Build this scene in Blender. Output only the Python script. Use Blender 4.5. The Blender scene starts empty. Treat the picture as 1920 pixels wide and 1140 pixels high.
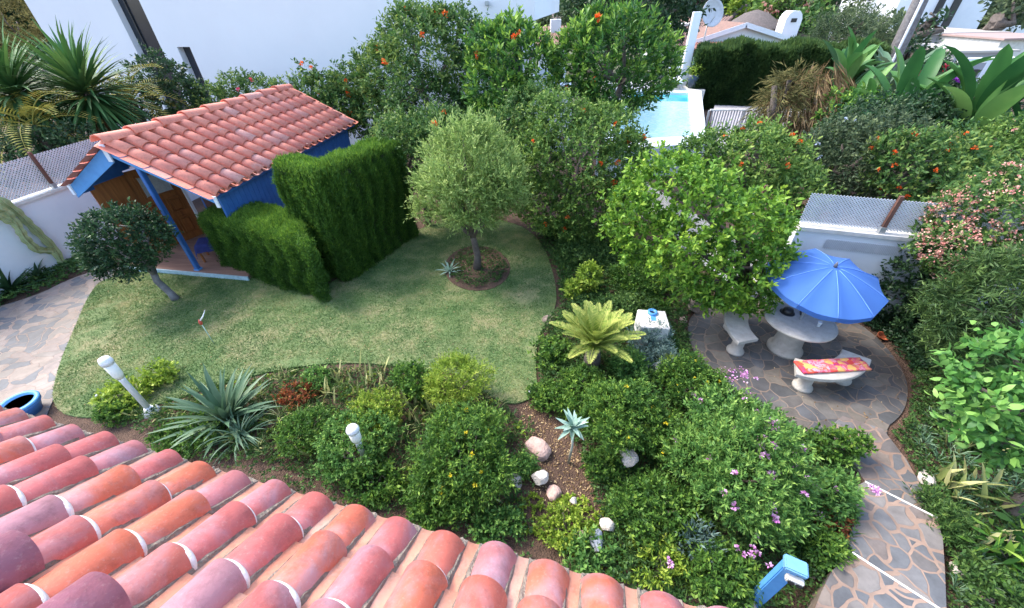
import bpy, bmesh, math, random
import numpy as np
from mathutils import Vector, Matrix
R = math.radians
scene = bpy.context.scene
COL = scene.collection
# ------------------------------------------------------------------ camera
H = 5.2
FPX = 743.0                       # focal length in pixels of the 1920 wide photograph
TH = math.atan(570 / 743.0)       # pitch below the horizon
ROLL = math.atan(20 / 970)
cd = bpy.data.cameras.new('camera'); cam = bpy.data.objects.new('camera', cd); COL.objects.link(cam)
cd.sensor_fit = 'HORIZONTAL'; cd.sensor_width = 36; cd.lens = 36 * FPX / 1920
cd.clip_start = 0.05; cd.clip_end = 2000
_fw = Vector((0, math.cos(TH), -math.sin(TH))); _up = Vector((0, math.sin(TH), math.cos(TH))); _r = Vector((1, 0, 0))
_c, _s = math.cos(ROLL), math.sin(ROLL)
_xr = _r * _c + _up * (-_s); _yu = _r * _s + _up * _c
M = Matrix((( _xr.x, _yu.x, -_fw.x, 0), (_xr.y, _yu.y, -_fw.y, 0), (_xr.z, _yu.z, -_fw.z, H), (0, 0, 0, 1)))
cam.matrix_world = M
scene.camera = cam
# ------------------------------------------------------------------ light
SUN_EL, SUN_AZ = R(52), R(-62)    # azimuth from +Y towards +X
w = bpy.data.worlds.new('World'); scene.world = w; w.use_nodes = True
nt = w.node_tree; bg = nt.nodes['Background']
sky = nt.nodes.new('ShaderNodeTexSky'); sky.sky_type = 'NISHITA'; sky.sun_disc = False
sky.sun_elevation = SUN_EL; sky.sun_rotation = SUN_AZ; sky.dust_density = 2.2; sky.air_density = 1.0; sky.ozone_density = 1.0
nt.links.new(sky.outputs[0], bg.inputs[0]); bg.inputs[1].default_value = 0.15
sd = bpy.data.lights.new('sun', 'SUN'); so = bpy.data.objects.new('sun', sd); COL.objects.link(so)
sd.energy = 1.1; sd.angle = R(16); sd.color = (1.0, 0.95, 0.87)
sv = Vector((math.sin(SUN_AZ) * math.cos(SUN_EL), math.cos(SUN_AZ) * math.cos(SUN_EL), math.sin(SUN_EL)))
so.rotation_euler = sv.to_track_quat('Z', 'Y').to_euler(); so.location = (0, 0, 30)
scene.view_settings.view_transform = 'Standard'; scene.view_settings.look = 'None'
scene.view_settings.exposure = 2.08; scene.view_settings.gamma = 1.0
# ------------------------------------------------------------------ helpers
def ray(px, py):
    x = (px - 960) / FPX; y = -(py - 570) / FPX
    return _fw + _xr * x + _yu * y
def at(px, py, z=0.0):
    d = ray(px, py); t = (z - H) / d.z; return Vector((d.x * t, d.y * t, z))
def atY(px, py, Y):
    d = ray(px, py); t = Y / d.y; return Vector((d.x * t, Y, H + d.z * t))
def zat(px, py, b):
    d = ray(px, py); t = math.hypot(b[0], b[1]) / math.hypot(d.x, d.y); return H + d.z * t
def depth(P): return (Vector(P) - Vector((0, 0, H))).dot(_fw)
def hit(px, py, P, n):
    d = ray(px, py); o = Vector((0, 0, H)); t = (Vector(P) - o).dot(n) / d.dot(n); return o + d * t
YAW = R(10.3)
U1 = Vector((math.sin(YAW), math.cos(YAW), 0)); U2 = Vector((-math.cos(YAW), math.sin(YAW), 0))
Z = Vector((0, 0, 1))

def obj(name, me, mat=None, parent=None, kind=None):
    if isinstance(me, bmesh.types.BMesh):
        m = bpy.data.meshes.new(name); me.to_mesh(m); me.free(); me = m
    o = bpy.data.objects.new(name, me); COL.objects.link(o)
    if mat is not None and len(me.materials) == 0: me.materials.append(mat)
    if parent is not None: o.parent = parent
    if kind: o['kind'] = kind
    return o
def tag(o, label, cat, group=None, kind=None):
    o['label'] = label; o['category'] = cat
    if group: o['group'] = group
    if kind: o['kind'] = kind
    return o
def thing(name, label, cat, loc=(0, 0, 0), rz=0, group=None):
    o = bpy.data.objects.new(name, None); COL.objects.link(o); o.empty_display_size = .2
    o.location = loc; o.rotation_euler = (0, 0, rz)
    return tag(o, label, cat, group)
def copy_tree(o, parent=None):
    c = o.copy(); COL.objects.link(c)
    if parent is not None: c.parent = parent
    for ch in list(o.children): copy_tree(ch, c)
    return c
def box(bm, c, s, rot=None):
    r = bmesh.ops.create_cube(bm, size=1)['verts']
    for v in r:
        p = Vector((v.co.x * s[0], v.co.y * s[1], v.co.z * s[2]))
        if rot is not None: p = rot @ p
        v.co = p + Vector(c)
    return r
def bx(c, s, rot=None, bevel=0):
    bm = bmesh.new(); box(bm, c, s, rot)
    if bevel: bmesh.ops.bevel(bm, geom=bm.edges[:], offset=bevel, segments=2, affect='EDGES')
    return bm
def lathe(prof, n=32, bm=None, c=(0, 0, 0), ax=None):
    bm = bm or bmesh.new(); rings = []
    for r_, z_ in prof:
        rings.append([bm.verts.new(((ax @ Vector((r_ * math.cos(2 * math.pi * i / n), r_ * math.sin(2 * math.pi * i / n), z_))) if ax is not None else Vector((r_ * math.cos(2 * math.pi * i / n), r_ * math.sin(2 * math.pi * i / n), z_))) + Vector(c)) for i in range(n)])
    for a, b in zip(rings, rings[1:]):
        for i in range(n): bm.faces.new((a[i], a[(i + 1) % n], b[(i + 1) % n], b[i]))
    bm.faces.new(rings[0][::-1]); bm.faces.new(rings[-1])
    for f in bm.faces: f.smooth = len(f.verts) == 4
    return bm
def tube(bm, pts, rad, n=8):
    pts = [Vector(p) for p in pts]; rings = []
    for i, p in enumerate(pts):
        d = (pts[min(i + 1, len(pts) - 1)] - pts[max(i - 1, 0)]).normalized()
        a = d.cross(Vector((0.13, 0.2, 1)) if abs(d.z) < .95 else Vector((1, .1, 0))).normalized(); b = d.cross(a)
        r_ = rad[i] if hasattr(rad, '__len__') else rad
        rings.append([bm.verts.new(p + (a * math.cos(2 * math.pi * k / n) + b * math.sin(2 * math.pi * k / n)) * r_) for k in range(n)])
    for x, y in zip(rings, rings[1:]):
        for k in range(n):
            f = bm.faces.new((x[k], y[k], y[(k + 1) % n], x[(k + 1) % n])); f.smooth = True
    bm.faces.new(rings[0]); bm.faces.new(rings[-1][::-1])
    return bm
def prism(poly, z0, z1, bm=None):
    bm = bm or bmesh.new()
    a = [bm.verts.new((p[0], p[1], z0)) for p in poly]; b = [bm.verts.new((p[0], p[1], z1)) for p in poly]
    bm.faces.new(b); bm.faces.new(a[::-1]); n = len(poly)
    for i in range(n): bm.faces.new((a[i], a[(i + 1) % n], b[(i + 1) % n], b[i]))
    bmesh.ops.recalc_face_normals(bm, faces=bm.faces[:])
    return bm
def obox(bm, P, ax, l, wd, z0, z1):
    """box starting at P running l along ax, wd thick to the left of ax"""
    ax = Vector(ax).normalized(); pr = Vector((-ax.y, ax.x, 0)); P = Vector((P[0], P[1], 0))
    return prism([P, P + ax * l, P + ax * l + pr * wd, P + pr * wd], z0, z1, bm)
# ------------------------------------------------------------------ materials
def newmat(name):
    m = bpy.data.materials.new(name); m.use_nodes = True; n = m.node_tree.nodes; b = n['Principled BSDF']
    return m, m.node_tree, b
def N(t, typ, **kw):
    n = t.nodes.new(typ)
    for k, v in kw.items():
        if k in n.inputs.keys(): n.inputs[k].default_value = v
        else: setattr(n, k, v)
    return n
def ramp(t, fac, stops, interp='LINEAR'):
    r = t.nodes.new('ShaderNodeValToRGB'); r.color_ramp.interpolation = interp
    while len(r.color_ramp.elements) < len(stops): r.color_ramp.elements.new(.5)
    for e, (p, c) in zip(r.color_ramp.elements, stops): e.position = p; e.color = (*c, 1)
    t.links.new(fac, r.inputs[0]); return r
def pmat(name, c1, c2=None, rough=.7, scale=3., bump=0., bscale=None, metal=0., detail=6, spec=.5):
    m, t, b = newmat(name)
    c2 = c2 or tuple(x * .82 for x in c1)
    g = N(t, 'ShaderNodeTexCoord'); no = N(t, 'ShaderNodeTexNoise', Scale=scale, Detail=detail, Roughness=.65)
    t.links.new(g.outputs['Object'], no.inputs['Vector'])
    r = ramp(t, no.outputs['Fac'], [(.3, c1), (.7, c2)]); t.links.new(r.outputs[0], b.inputs['Base Color'])
    b.inputs['Roughness'].default_value = rough; b.inputs['Metallic'].default_value = metal
    b.inputs['Specular IOR Level'].default_value = spec
    if bump:
        n2 = N(t, 'ShaderNodeTexNoise', Scale=bscale or scale * 6, Detail=8.); t.links.new(g.outputs['Object'], n2.inputs['Vector'])
        bp = N(t, 'ShaderNodeBump', Strength=bump, Distance=.02); t.links.new(n2.outputs['Fac'], bp.inputs['Height']); t.links.new(bp.outputs[0], b.inputs['Normal'])
    return m
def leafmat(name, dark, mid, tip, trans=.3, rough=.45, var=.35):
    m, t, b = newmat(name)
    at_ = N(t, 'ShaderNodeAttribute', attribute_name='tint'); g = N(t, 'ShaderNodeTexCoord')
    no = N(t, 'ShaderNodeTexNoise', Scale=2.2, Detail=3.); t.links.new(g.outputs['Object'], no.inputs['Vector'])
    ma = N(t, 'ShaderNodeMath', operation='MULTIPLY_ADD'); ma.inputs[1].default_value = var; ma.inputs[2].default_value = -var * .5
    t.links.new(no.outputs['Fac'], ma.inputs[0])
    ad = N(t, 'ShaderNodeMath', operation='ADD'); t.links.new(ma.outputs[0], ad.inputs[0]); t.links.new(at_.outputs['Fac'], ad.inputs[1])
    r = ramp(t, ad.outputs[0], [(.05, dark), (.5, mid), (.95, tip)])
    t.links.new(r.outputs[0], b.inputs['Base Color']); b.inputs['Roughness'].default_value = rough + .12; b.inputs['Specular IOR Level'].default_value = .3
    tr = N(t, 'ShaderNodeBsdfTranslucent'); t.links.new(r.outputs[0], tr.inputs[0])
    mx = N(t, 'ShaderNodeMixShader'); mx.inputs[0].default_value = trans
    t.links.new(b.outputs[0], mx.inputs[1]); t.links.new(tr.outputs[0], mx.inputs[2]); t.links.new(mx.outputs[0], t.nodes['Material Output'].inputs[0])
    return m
G3 = lambda *a: a
MT = {
 'cypress': leafmat('cypress', (.03, .085, .015), (.085, .19, .025), (.26, .42, .05)),
 'cypressdark': leafmat('cypressdark', (.02, .055, .018), (.055, .11, .03), (.13, .21, .05)),
 'olive': leafmat('olive', (.10, .19, .04), (.28, .40, .11), (.50, .60, .20), trans=.4),
 'dark': leafmat('dark', (.012, .035, .016), (.03, .075, .03), (.08, .15, .05), rough=.35),
 'teco': leafmat('teco', (.025, .075, .02), (.08, .175, .04), (.27, .35, .08)),
 'teco2': leafmat('teco2', (.035, .09, .02), (.115, .22, .04), (.32, .42, .09)),
 'glossy': leafmat('glossy', (.02, .07, .02), (.07, .19, .03), (.38, .56, .08), rough=.35),
 'lemon': leafmat('lemon', (.045, .13, .02), (.14, .29, .03), (.37, .52, .06), rough=.38),
 'fresh': leafmat('fresh', (.035, .12, .03), (.11, .28, .055), (.28, .48, .11), rough=.38),
 'eury': leafmat('eury', (.025, .08, .015), (.085, .19, .03), (.24, .37, .05)),
 'lime': leafmat('lime', (.09, .17, .02), (.26, .38, .04), (.52, .58, .10)),
 'gera': leafmat('gera', (.035, .11, .025), (.12, .26, .055), (.32, .48, .10)),
 'silver': leafmat('silver', (.16, .26, .20), (.28, .42, .34), (.45, .58, .48), trans=.15),
 'bluegrey': leafmat('bluegrey', (.05, .10, .09), (.12, .20, .18), (.26, .36, .32)),
 'sage': leafmat('sage', (.03, .06, .03), (.08, .12, .055), (.18, .23, .10)),
 'agave': leafmat('agave', (.04, .10, .05), (.10, .18, .10), (.24, .33, .20), trans=.1),
 'varieg': leafmat('varieg', (.20, .24, .07), (.42, .42, .16), (.62, .60, .28), trans=.15),
 'yucca': leafmat('yucca', (.02, .07, .02), (.05, .14, .04), (.14, .27, .07), trans=.12),
 'banana': leafmat('banana', (.025, .10, .03), (.07, .20, .05), (.20, .36, .10), rough=.35),
 'cycad': leafmat('cycad', (.07, .15, .02), (.20, .30, .05), (.46, .48, .12), trans=.2),
 'palm': leafmat('palm', (.10, .12, .02), (.28, .28, .05), (.45, .40, .10), trans=.2),
 'dry': leafmat('dry', (.12, .07, .03), (.30, .20, .10), (.48, .36, .20), trans=.1, rough=.8),
 'drygreen': leafmat('drygreen', (.06, .07, .02), (.16, .14, .05), (.26, .24, .08), trans=.15, rough=.8),
 'red': leafmat('red', (.10, .03, .015), (.30, .08, .03), (.42, .20, .06)),
 'cover': leafmat('cover', (.025, .07, .02), (.07, .15, .035), (.18, .28, .06)),
 'grass': leafmat('grass', (.04, .105, .024), (.115, .215, .05), (.37, .36, .15), trans=.2, rough=.6, var=1.6),
 'orangef': leafmat('orangef', (.75, .08, .01), (.85, .14, .02), (.9, .25, .05), trans=.2),
 'pinkf': leafmat('pinkf', (.62, .22, .55), (.75, .38, .68), (.85, .6, .8), trans=.2),
 'salmonf': leafmat('salmonf', (.65, .22, .2), (.75, .38, .32), (.82, .62, .45), trans=.2),
 'yellowf': leafmat('yellowf', (.80, .60, .02), (.85, .70, .04), (.9, .8, .1), trans=.2),
 'whitef': leafmat('whitef', (.7, .72, .75), (.8, .8, .8), (.85, .85, .85), trans=.2),
 'bluef': leafmat('bluef', (.45, .55, .8), (.6, .68, .85), (.75, .8, .9), trans=.2),
 'purplef': leafmat('purplef', (.18, .02, .30), (.28, .04, .42), (.4, .08, .5), trans=.2),
 'redf': leafmat('redf', (.5, .02, .05), (.65, .05, .08), (.7, .1, .2), trans=.2),
}
BARK = pmat('bark', (.16, .13, .11), (.07, .055, .045), .9, 9, .7)
BARKG = pmat('bark_grey', (.24, .23, .23), (.11, .10, .10), .9, 7, .6)
WHITE = pmat('white_render', (.78, .80, .83), (.70, .73, .77), .85, 1.3, .15, 60)
WHITEC = pmat('white_cap', (.72, .70, .66), (.50, .47, .42), .85, 4, .2, 40)
BLUE = pmat('blue_paint', (.04, .145, .40), (.028, .105, .31), .5, 5, .1, 40)
BLUEL = pmat('light_blue_paint', (.10, .33, .66), (.07, .25, .55), .5, 5, .1, 40)
DARK = pmat('dark_void', (.02, .022, .025), (.012, .012, .015), .4, 3)
BLACK = pmat('black_plastic', (.015, .015, .017), (.01, .01, .01), .45, 6)
STONE = pmat('cast_stone', (.50, .47, .42), (.36, .33, .29), .85, 9, .35, 70)
ROCKM = pmat('rock', (.52, .42, .34), (.30, .22, .18), .9, 7, .8, 25)
METALG = pmat('galvanised', (.45, .47, .48), (.36, .38, .40), .4, 12, 0, None, .5)

def wood(name, c1, c2, axis='x', sc=1.):
    m, t, b = newmat(name); g = N(t, 'ShaderNodeTexCoord'); mp = N(t, 'ShaderNodeMapping')
    mp.inputs['Scale'].default_value = {'x': (1 * sc, 14 * sc, 14 * sc), 'z': (14 * sc, 14 * sc, 1 * sc)}[axis]
    t.links.new(g.outputs['Object'], mp.inputs[0]); no = N(t, 'ShaderNodeTexNoise', Scale=2., Detail=6., Distortion=.8)
    t.links.new(mp.outputs[0], no.inputs['Vector']); r = ramp(t, no.outputs['Fac'], [(.3, c1), (.7, c2)])
    t.links.new(r.outputs[0], b.inputs['Base Color']); b.inputs['Roughness'].default_value = .5; return m
DOORW = wood('varnished_wood', (.33, .12, .03), (.17, .05, .012), 'z', .6)

def tilemat(name, base, base2, lav, amount, rough=.42, dust=.5):
    m, t, b = newmat(name); g = N(t, 'ShaderNodeTexCoord'); a = N(t, 'ShaderNodeAttribute', attribute_name='tint')
    c = ramp(t, a.outputs['Fac'], [(0, base), (.28, base), (.5, base2), (.82, base2), (.93, tuple(.5 * x + .5 * y for x, y in zip(base2, lav)))])
    off = N(t, 'ShaderNodeVectorMath', operation='MULTIPLY_ADD'); off.inputs[1].default_value = (1, 1, 1)
    cmb = N(t, 'ShaderNodeCombineXYZ'); mu = N(t, 'ShaderNodeMath', operation='MULTIPLY'); mu.inputs[1].default_value = 37.
    t.links.new(a.outputs['Fac'], mu.inputs[0]); t.links.new(mu.outputs[0], cmb.inputs[0]); t.links.new(mu.outputs[0], cmb.inputs[2])
    t.links.new(g.outputs['Object'], off.inputs[0]); t.links.new(cmb.outputs[0], off.inputs[2])
    n1 = N(t, 'ShaderNodeTexNoise', Scale=2.6, Detail=8., Roughness=.62, Distortion=.6); t.links.new(off.outputs[0], n1.inputs['Vector'])
    s = ramp(t, n1.outputs['Fac'], [(.60 - amount * .3, (0, 0, 0)), (.80 - amount * .2, (1, 1, 1))])
    mu2 = N(t, 'ShaderNodeMath', operation='MULTIPLY'); mu2.inputs[1].default_value = .8; t.links.new(s.outputs[0], mu2.inputs[0])
    mx = N(t, 'ShaderNodeMix', data_type='RGBA'); t.links.new(mu2.outputs[0], mx.inputs[0]); t.links.new(c.outputs[0], mx.inputs[6]); mx.inputs[7].default_value = (*lav, 1)
    n2 = N(t, 'ShaderNodeTexNoise', Scale=60., Detail=6., Roughness=.75); t.links.new(off.outputs[0], n2.inputs['Vector'])
    s2 = ramp(t, n2.outputs['Fac'], [(.55, (0, 0, 0)), (.8, (dust, dust, dust))])
    mx2 = N(t, 'ShaderNodeMix', data_type='RGBA'); t.links.new(s2.outputs[0], mx2.inputs[0]); t.links.new(mx.outputs[2], mx2.inputs[6]); mx2.inputs[7].default_value = (.66, .50, .46, 1)
    n3 = N(t, 'ShaderNodeTexNoise', Scale=11., Detail=12., Roughness=.8); t.links.new(off.outputs[0], n3.inputs['Vector'])
    s3 = ramp(t, n3.outputs['Fac'], [(.36, (.55, .50, .50)), (.52, (1, 1, 1))]); mx3 = N(t, 'ShaderNodeMix', data_type='RGBA', blend_type='MULTIPLY'); mx3.inputs[0].default_value = .6
    t.links.new(mx2.outputs[2], mx3.inputs[6]); t.links.new(s3.outputs[0], mx3.inputs[7])
    t.links.new(mx3.outputs[2], b.inputs['Base Color'])
    rr = N(t, 'ShaderNodeMapRange'); rr.inputs[3].default_value = rough - .08; rr.inputs[4].default_value = rough + .2; t.links.new(n1.outputs['Fac'], rr.inputs[0]); t.links.new(rr.outputs[0], b.inputs['Roughness'])
    bp = N(t, 'ShaderNodeBump', Strength=.6, Distance=.004); t.links.new(n2.outputs['Fac'], bp.inputs['Height']); t.links.new(bp.outputs[0], b.inputs['Normal'])
    return m
TILE = tilemat('clay_tile', (.66, .165, .095), (.57, .15, .14), (.44, .33, .40), .42, .44, .55)
TILECH = tilemat('channel_tile', (.62, .25, .16), (.66, .30, .2), (.55, .4, .36), .2, .7, .4)
TILES = tilemat('shed_tile', (.74, .25, .165), (.66, .21, .145), (.68, .42, .36), .05, .6, .5)
MORTAR = pmat('mortar', (.34, .28, .22), (.15, .12, .10), .95, 30, 1., 90)
GROUT = pmat('grout', (.85, .83, .80), (.65, .62, .58), .9, 30, .4)

def flagmat(name, sc, joint, stones, jw=.06, warp=.25):
    m, t, b = newmat(name); g = N(t, 'ShaderNodeTexCoord')
    wn = N(t, 'ShaderNodeTexNoise', Scale=1.8, Detail=2.); t.links.new(g.outputs['Object'], wn.inputs['Vector'])
    vm = N(t, 'ShaderNodeVectorMath', operation='MULTIPLY_ADD'); vm.inputs[1].default_value = (warp, warp, 0); t.links.new(wn.outputs['Color'], vm.inputs[0]); t.links.new(g.outputs['Object'], vm.inputs[2])
    v1 = N(t, 'ShaderNodeTexVoronoi', feature='DISTANCE_TO_EDGE', Scale=sc, voronoi_dimensions='2D'); v2 = N(t, 'ShaderNodeTexVoronoi', feature='F1', Scale=sc, voronoi_dimensions='2D')
    for v in (v1, v2): t.links.new(vm.outputs[0], v.inputs['Vector'])
    sep = N(t, 'ShaderNodeSeparateColor'); t.links.new(v2.outputs['Color'], sep.inputs[0])
    st = ramp(t, sep.outputs[0], [(i / len(stones), c) for i, c in enumerate(stones)], 'CONSTANT')
    n1 = N(t, 'ShaderNodeTexNoise', Scale=5., Detail=9., Roughness=.7); t.links.new(g.outputs['Object'], n1.inputs['Vector'])
    n2 = N(t, 'ShaderNodeTexNoise', Scale=.8, Detail=5.); t.links.new(g.outputs['Object'], n2.inputs['Vector'])
    mm = N(t, 'ShaderNodeMix', data_type='RGBA', blend_type='OVERLAY'); mm.inputs[0].default_value = .75; t.links.new(st.outputs[0], mm.inputs[6]); t.links.new(n1.outputs['Fac'], mm.inputs[7])
    # joint width varies
    jn = N(t, 'ShaderNodeMapRange'); jn.inputs[1].default_value = .3; jn.inputs[2].default_value = .7; jn.inputs[3].default_value = jw * .35; jn.inputs[4].default_value = jw * 1.7; t.links.new(wn.outputs['Fac'], jn.inputs[0])
    lt = N(t, 'ShaderNodeMath', operation='SUBTRACT'); t.links.new(v1.outputs['Distance'], lt.inputs[0]); t.links.new(jn.outputs[0], lt.inputs[1])
    ss = N(t, 'ShaderNodeMapRange'); ss.inputs[1].default_value = -.008; ss.inputs[2].default_value = .012; t.links.new(lt.outputs[0], ss.inputs[0])
    jc = ramp(t, n1.outputs['Fac'], [(.3, joint), (.75, tuple(x * .6 for x in joint))])
    mx = N(t, 'ShaderNodeMix', data_type='RGBA'); t.links.new(ss.outputs[0], mx.inputs[0]); t.links.new(jc.outputs[0], mx.inputs[6]); t.links.new(mm.outputs[2], mx.inputs[7])
    dk = N(t, 'ShaderNodeMix', data_type='RGBA', blend_type='MULTIPLY'); rr = ramp(t, n2.outputs['Fac'], [(.35, (.62, .58, .55)), (.65, (1, 1, 1))]); dk.inputs[0].default_value = .8
    t.links.new(mx.outputs[2], dk.inputs[6]); t.links.new(rr.outputs[0], dk.inputs[7]); t.links.new(dk.outputs[2], b.inputs['Base Color'])
    b.inputs['Roughness'].default_value = .6
    ad = N(t, 'ShaderNodeMath', operation='MULTIPLY_ADD'); ad.inputs[1].default_value = .3; t.links.new(n1.outputs['Fac'], ad.inputs[0]); t.links.new(ss.outputs[0], ad.inputs[2])
    bp = N(t, 'ShaderNodeBump', Strength=.5, Distance=.012); t.links.new(ad.outputs[0], bp.inputs['Height']); t.links.new(bp.outputs[0], b.inputs['Normal'])
    return m
SL = [(.16, .18, .21), (.20, .215, .24), (.25, .25, .26), (.17, .17, .18), (.22, .20, .20), (.30, .27, .25), (.14, .16, .19)]
FLAGP = flagmat('flagstone_patio', 4.6, (.26, .195, .15), [(.09,.09,.092),(.13,.122,.112),(.105,.096,.088),(.072,.073,.074),(.165,.145,.12),(.125,.11,.095),(.095,.097,.102)], .036, .45)
FLAGR = flagmat('flagstone_path', 4.7, (.38, .265, .20), [tuple(x * k for x, k in zip(c, (.86, .79, .71))) for c in SL], .07, .5)
FLAGL = flagmat('flagstone_left', 4.4, (.34, .25, .20), [(.115, .12, .13), (.22, .175, .155), (.25, .20, .165), (.10, .108, .12), (.19, .165, .145), (.26, .21, .18)], .04, .75)
# soil
m, t, b = newmat('soil'); g = N(t, 'ShaderNodeTexCoord'); n1 = N(t, 'ShaderNodeTexNoise', Scale=2.5, Detail=12., Roughness=.75); n2 = N(t, 'ShaderNodeTexVoronoi', Scale=45.)
for n_ in (n1, n2): t.links.new(g.outputs['Object'], n_.inputs['Vector'])
r1 = ramp(t, n1.outputs['Fac'], [(.3, (.055, .032, .022)), (.6, (.12, .07, .045)), (.8, (.20, .13, .09))]); t.links.new(r1.outputs[0], b.inputs['Base Color'])
ad = N(t, 'ShaderNodeMath', operation='ADD'); t.links.new(n1.outputs['Fac'], ad.inputs[0]); t.links.new(n2.outputs['Distance'], ad.inputs[1])
bp = N(t, 'ShaderNodeBump', Strength=.9, Distance=.03); t.links.new(ad.outputs[0], bp.inputs['Height']); t.links.new(bp.outputs[0], b.inputs['Normal']); b.inputs['Roughness'].default_value = .95
SOIL = m
# lawn
m, t, b = newmat('lawn'); g = N(t, 'ShaderNodeTexCoord'); n1 = N(t, 'ShaderNodeTexNoise', Scale=1.1, Detail=10., Roughness=.72); n2 = N(t, 'ShaderNodeTexNoise', Scale=70., Detail=4.)
for n_ in (n1, n2): t.links.new(g.outputs['Object'], n_.inputs['Vector'])
r1 = ramp(t, n1.outputs['Fac'], [(.35, (.075, .14, .04)), (.5, (.13, .18, .065)), (.65, (.26, .24, .12))]); t.links.new(r1.outputs[0], b.inputs['Base Color'])
bp = N(t, 'ShaderNodeBump', Strength=.8, Distance=.02); t.links.new(n2.outputs['Fac'], bp.inputs['Height']); t.links.new(bp.outputs[0], b.inputs['Normal']); b.inputs['Roughness'].default_value = .9
LAWN = m

# ------------------------------------------------------------------ leaves
def unit(a): return a / np.maximum(np.linalg.norm(a, axis=-1, keepdims=True), 1e-9)
def leafmesh(name, P, D, L, W, tint, mat, parent=None, rng=None, fold=.15, droop=.0, flat=0., kind=None, loc=None):
    n = len(P); rng = rng or np.random.default_rng(1)
    rv = rng.normal(size=(n, 3)); 
    if flat: rv = rv * (1 - flat) + np.array([0, 0, 1.]) * flat
    S = unit(np.cross(D, rv)); Nn = unit(np.cross(S, D))
    L = np.broadcast_to(L, (n,))[:, None]; W = np.broadcast_to(W, (n,))[:, None]
    big = float(np.mean(L)) >= .072 and float(np.mean(W)) > .3 * float(np.mean(L))
    down = np.array([0, 0, 1.]) * L
    if big:            # rounder leaf: two tips and two pairs of side points, three faces
        V = np.empty((n, 6, 3)); V[:, 0] = P
        for a_, b_, t_, w_, z_ in ((1, 5, .28, .44, 0.), (2, 4, .66, .40, .05)):
            c_ = P + D * L * t_ + Nn * W * fold * (1 - z_ * 4) - down * droop * t_ * t_
            V[:, a_] = c_ + S * W * w_; V[:, b_] = c_ - S * W * w_
        V[:, 3] = P + D * L - Nn * L * .10 - down * droop
        nv = 6; pat_ = np.array([0, 1, 5, 1, 2, 4, 5, 2, 3, 4]); st = np.array([0, 3, 7]); nf = 3
    else:
        V = np.empty((n, 4, 3)); V[:, 0] = P
        mid = P + D * L * .5 + Nn * W * fold
        V[:, 1] = mid + S * W * .5; V[:, 3] = mid - S * W * .5
        V[:, 2] = P + D * L - down * droop
        nv = 4; pat_ = np.arange(4); st = np.array([0]); nf = 1
    me = bpy.data.meshes.new(name); me.vertices.add(n * nv); me.vertices.foreach_set('co', V.reshape(-1).astype(np.float32))
    idx = (np.arange(n)[:, None] * nv + pat_[None]).reshape(-1).astype(np.int32); me.loops.add(len(idx)); me.loops.foreach_set('vertex_index', idx)
    me.polygons.add(n * nf); me.polygons.foreach_set('loop_start', (np.arange(n)[:, None] * len(pat_) + st[None]).reshape(-1).astype(np.int32))
    a = me.attributes.new('tint', 'FLOAT', 'FACE'); a.data.foreach_set('value', np.repeat(np.clip(np.broadcast_to(tint, (n,)), 0, 1), nf).astype(np.float32))
    me.update(); me.materials.append(mat)
    return obj(name, me, None, parent, kind)
def sprigs(lobes, n, k, L, W, rng, up=.35, spread=.75, twig=None, shell=(.78, 1.05), zmin=.03, cull=.75, jit=.35, rough=.17):
    """lobes: (c, r) arrays; returns leaf positions, directions, lengths, widths, tints"""
    C = np.array([l[0] for l in lobes], float); Rr = np.array([l[1] for l in lobes], float)
    ar = (Rr[:, 0] * Rr[:, 1] + Rr[:, 0] * Rr[:, 2] + Rr[:, 1] * Rr[:, 2]); pr = ar / ar.sum()
    idx = rng.choice(len(lobes), n, p=pr); u = unit(rng.normal(size=(n, 3)))
    rad = shell[0] + (shell[1] - shell[0]) * rng.random(n) ** .8
    ph = rng.random((len(lobes), 4)) * 6.28; q_ = ph[idx]
    wob = np.sin(u[:, 0] * 5.3 + q_[:, 0]) * np.sin(u[:, 1] * 4.7 + q_[:, 1]) + .7 * np.sin(u[:, 2] * 7.9 + u[:, 0] * 6 + q_[:, 2]) * np.sin(u[:, 1] * 8.3 + q_[:, 3])
    rad = rad * (1 + rough * wob) + (rng.random(n) < .05) * rng.random(n) * .30
    P = C[idx] + u * Rr[idx] * rad[:, None]
    wl = 6.28 / (Rr.mean() * .75); cl = np.sin(P[:, 0] * wl + q_[0, 0]) * np.sin(P[:, 1] * wl * 1.1 + q_[0, 1]) + .6 * np.sin(P[:, 2] * wl * 1.7 + P[:, 0] * wl * 1.3 + q_[0, 2]) * np.sin(P[:, 1] * wl * 2.1)
    keep = (P[:, 2] > zmin) & (rng.random(n) < .80 + .55 * cl)
    for j in range(len(lobes)):
        q = np.linalg.norm((P - C[j]) / Rr[j], axis=1); keep &= ~((q < cull) & (idx != j))
    P = P[keep]; u = u[keep]; idx = idx[keep]; cl = cl[keep]; n = len(P)
    A = unit(unit(u / Rr[idx]) + np.array([0, 0, up]) + rng.normal(size=(n, 3)) * jit)
    twig = twig if twig is not None else L * 1.6
    tt = np.tile(np.linspace(0, 1, k), n); Pk = np.repeat(P, k, 0); Ak = np.repeat(A, k, 0)
    side = unit(np.cross(Ak, rng.normal(size=(n * k, 3))))
    D = unit(Ak * (1 - spread * (1 - .5 * tt[:, None])) + side * spread)
    Pk = Pk + Ak * (twig * tt * np.repeat(.6 + .8 * rng.random(n), k))[:, None] - Ak * twig * .5
    lt = rng.random(len(lobes)) * .2
    tint = .12 + .38 * tt + np.repeat(rng.normal(size=n) * .14 + lt[idx] + .07 * cl, k) + rng.normal(size=n * k) * .06
    return Pk, D, L * (.7 + .6 * rng.random(n * k)), W * (.7 + .6 * rng.random(n * k)), tint
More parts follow.
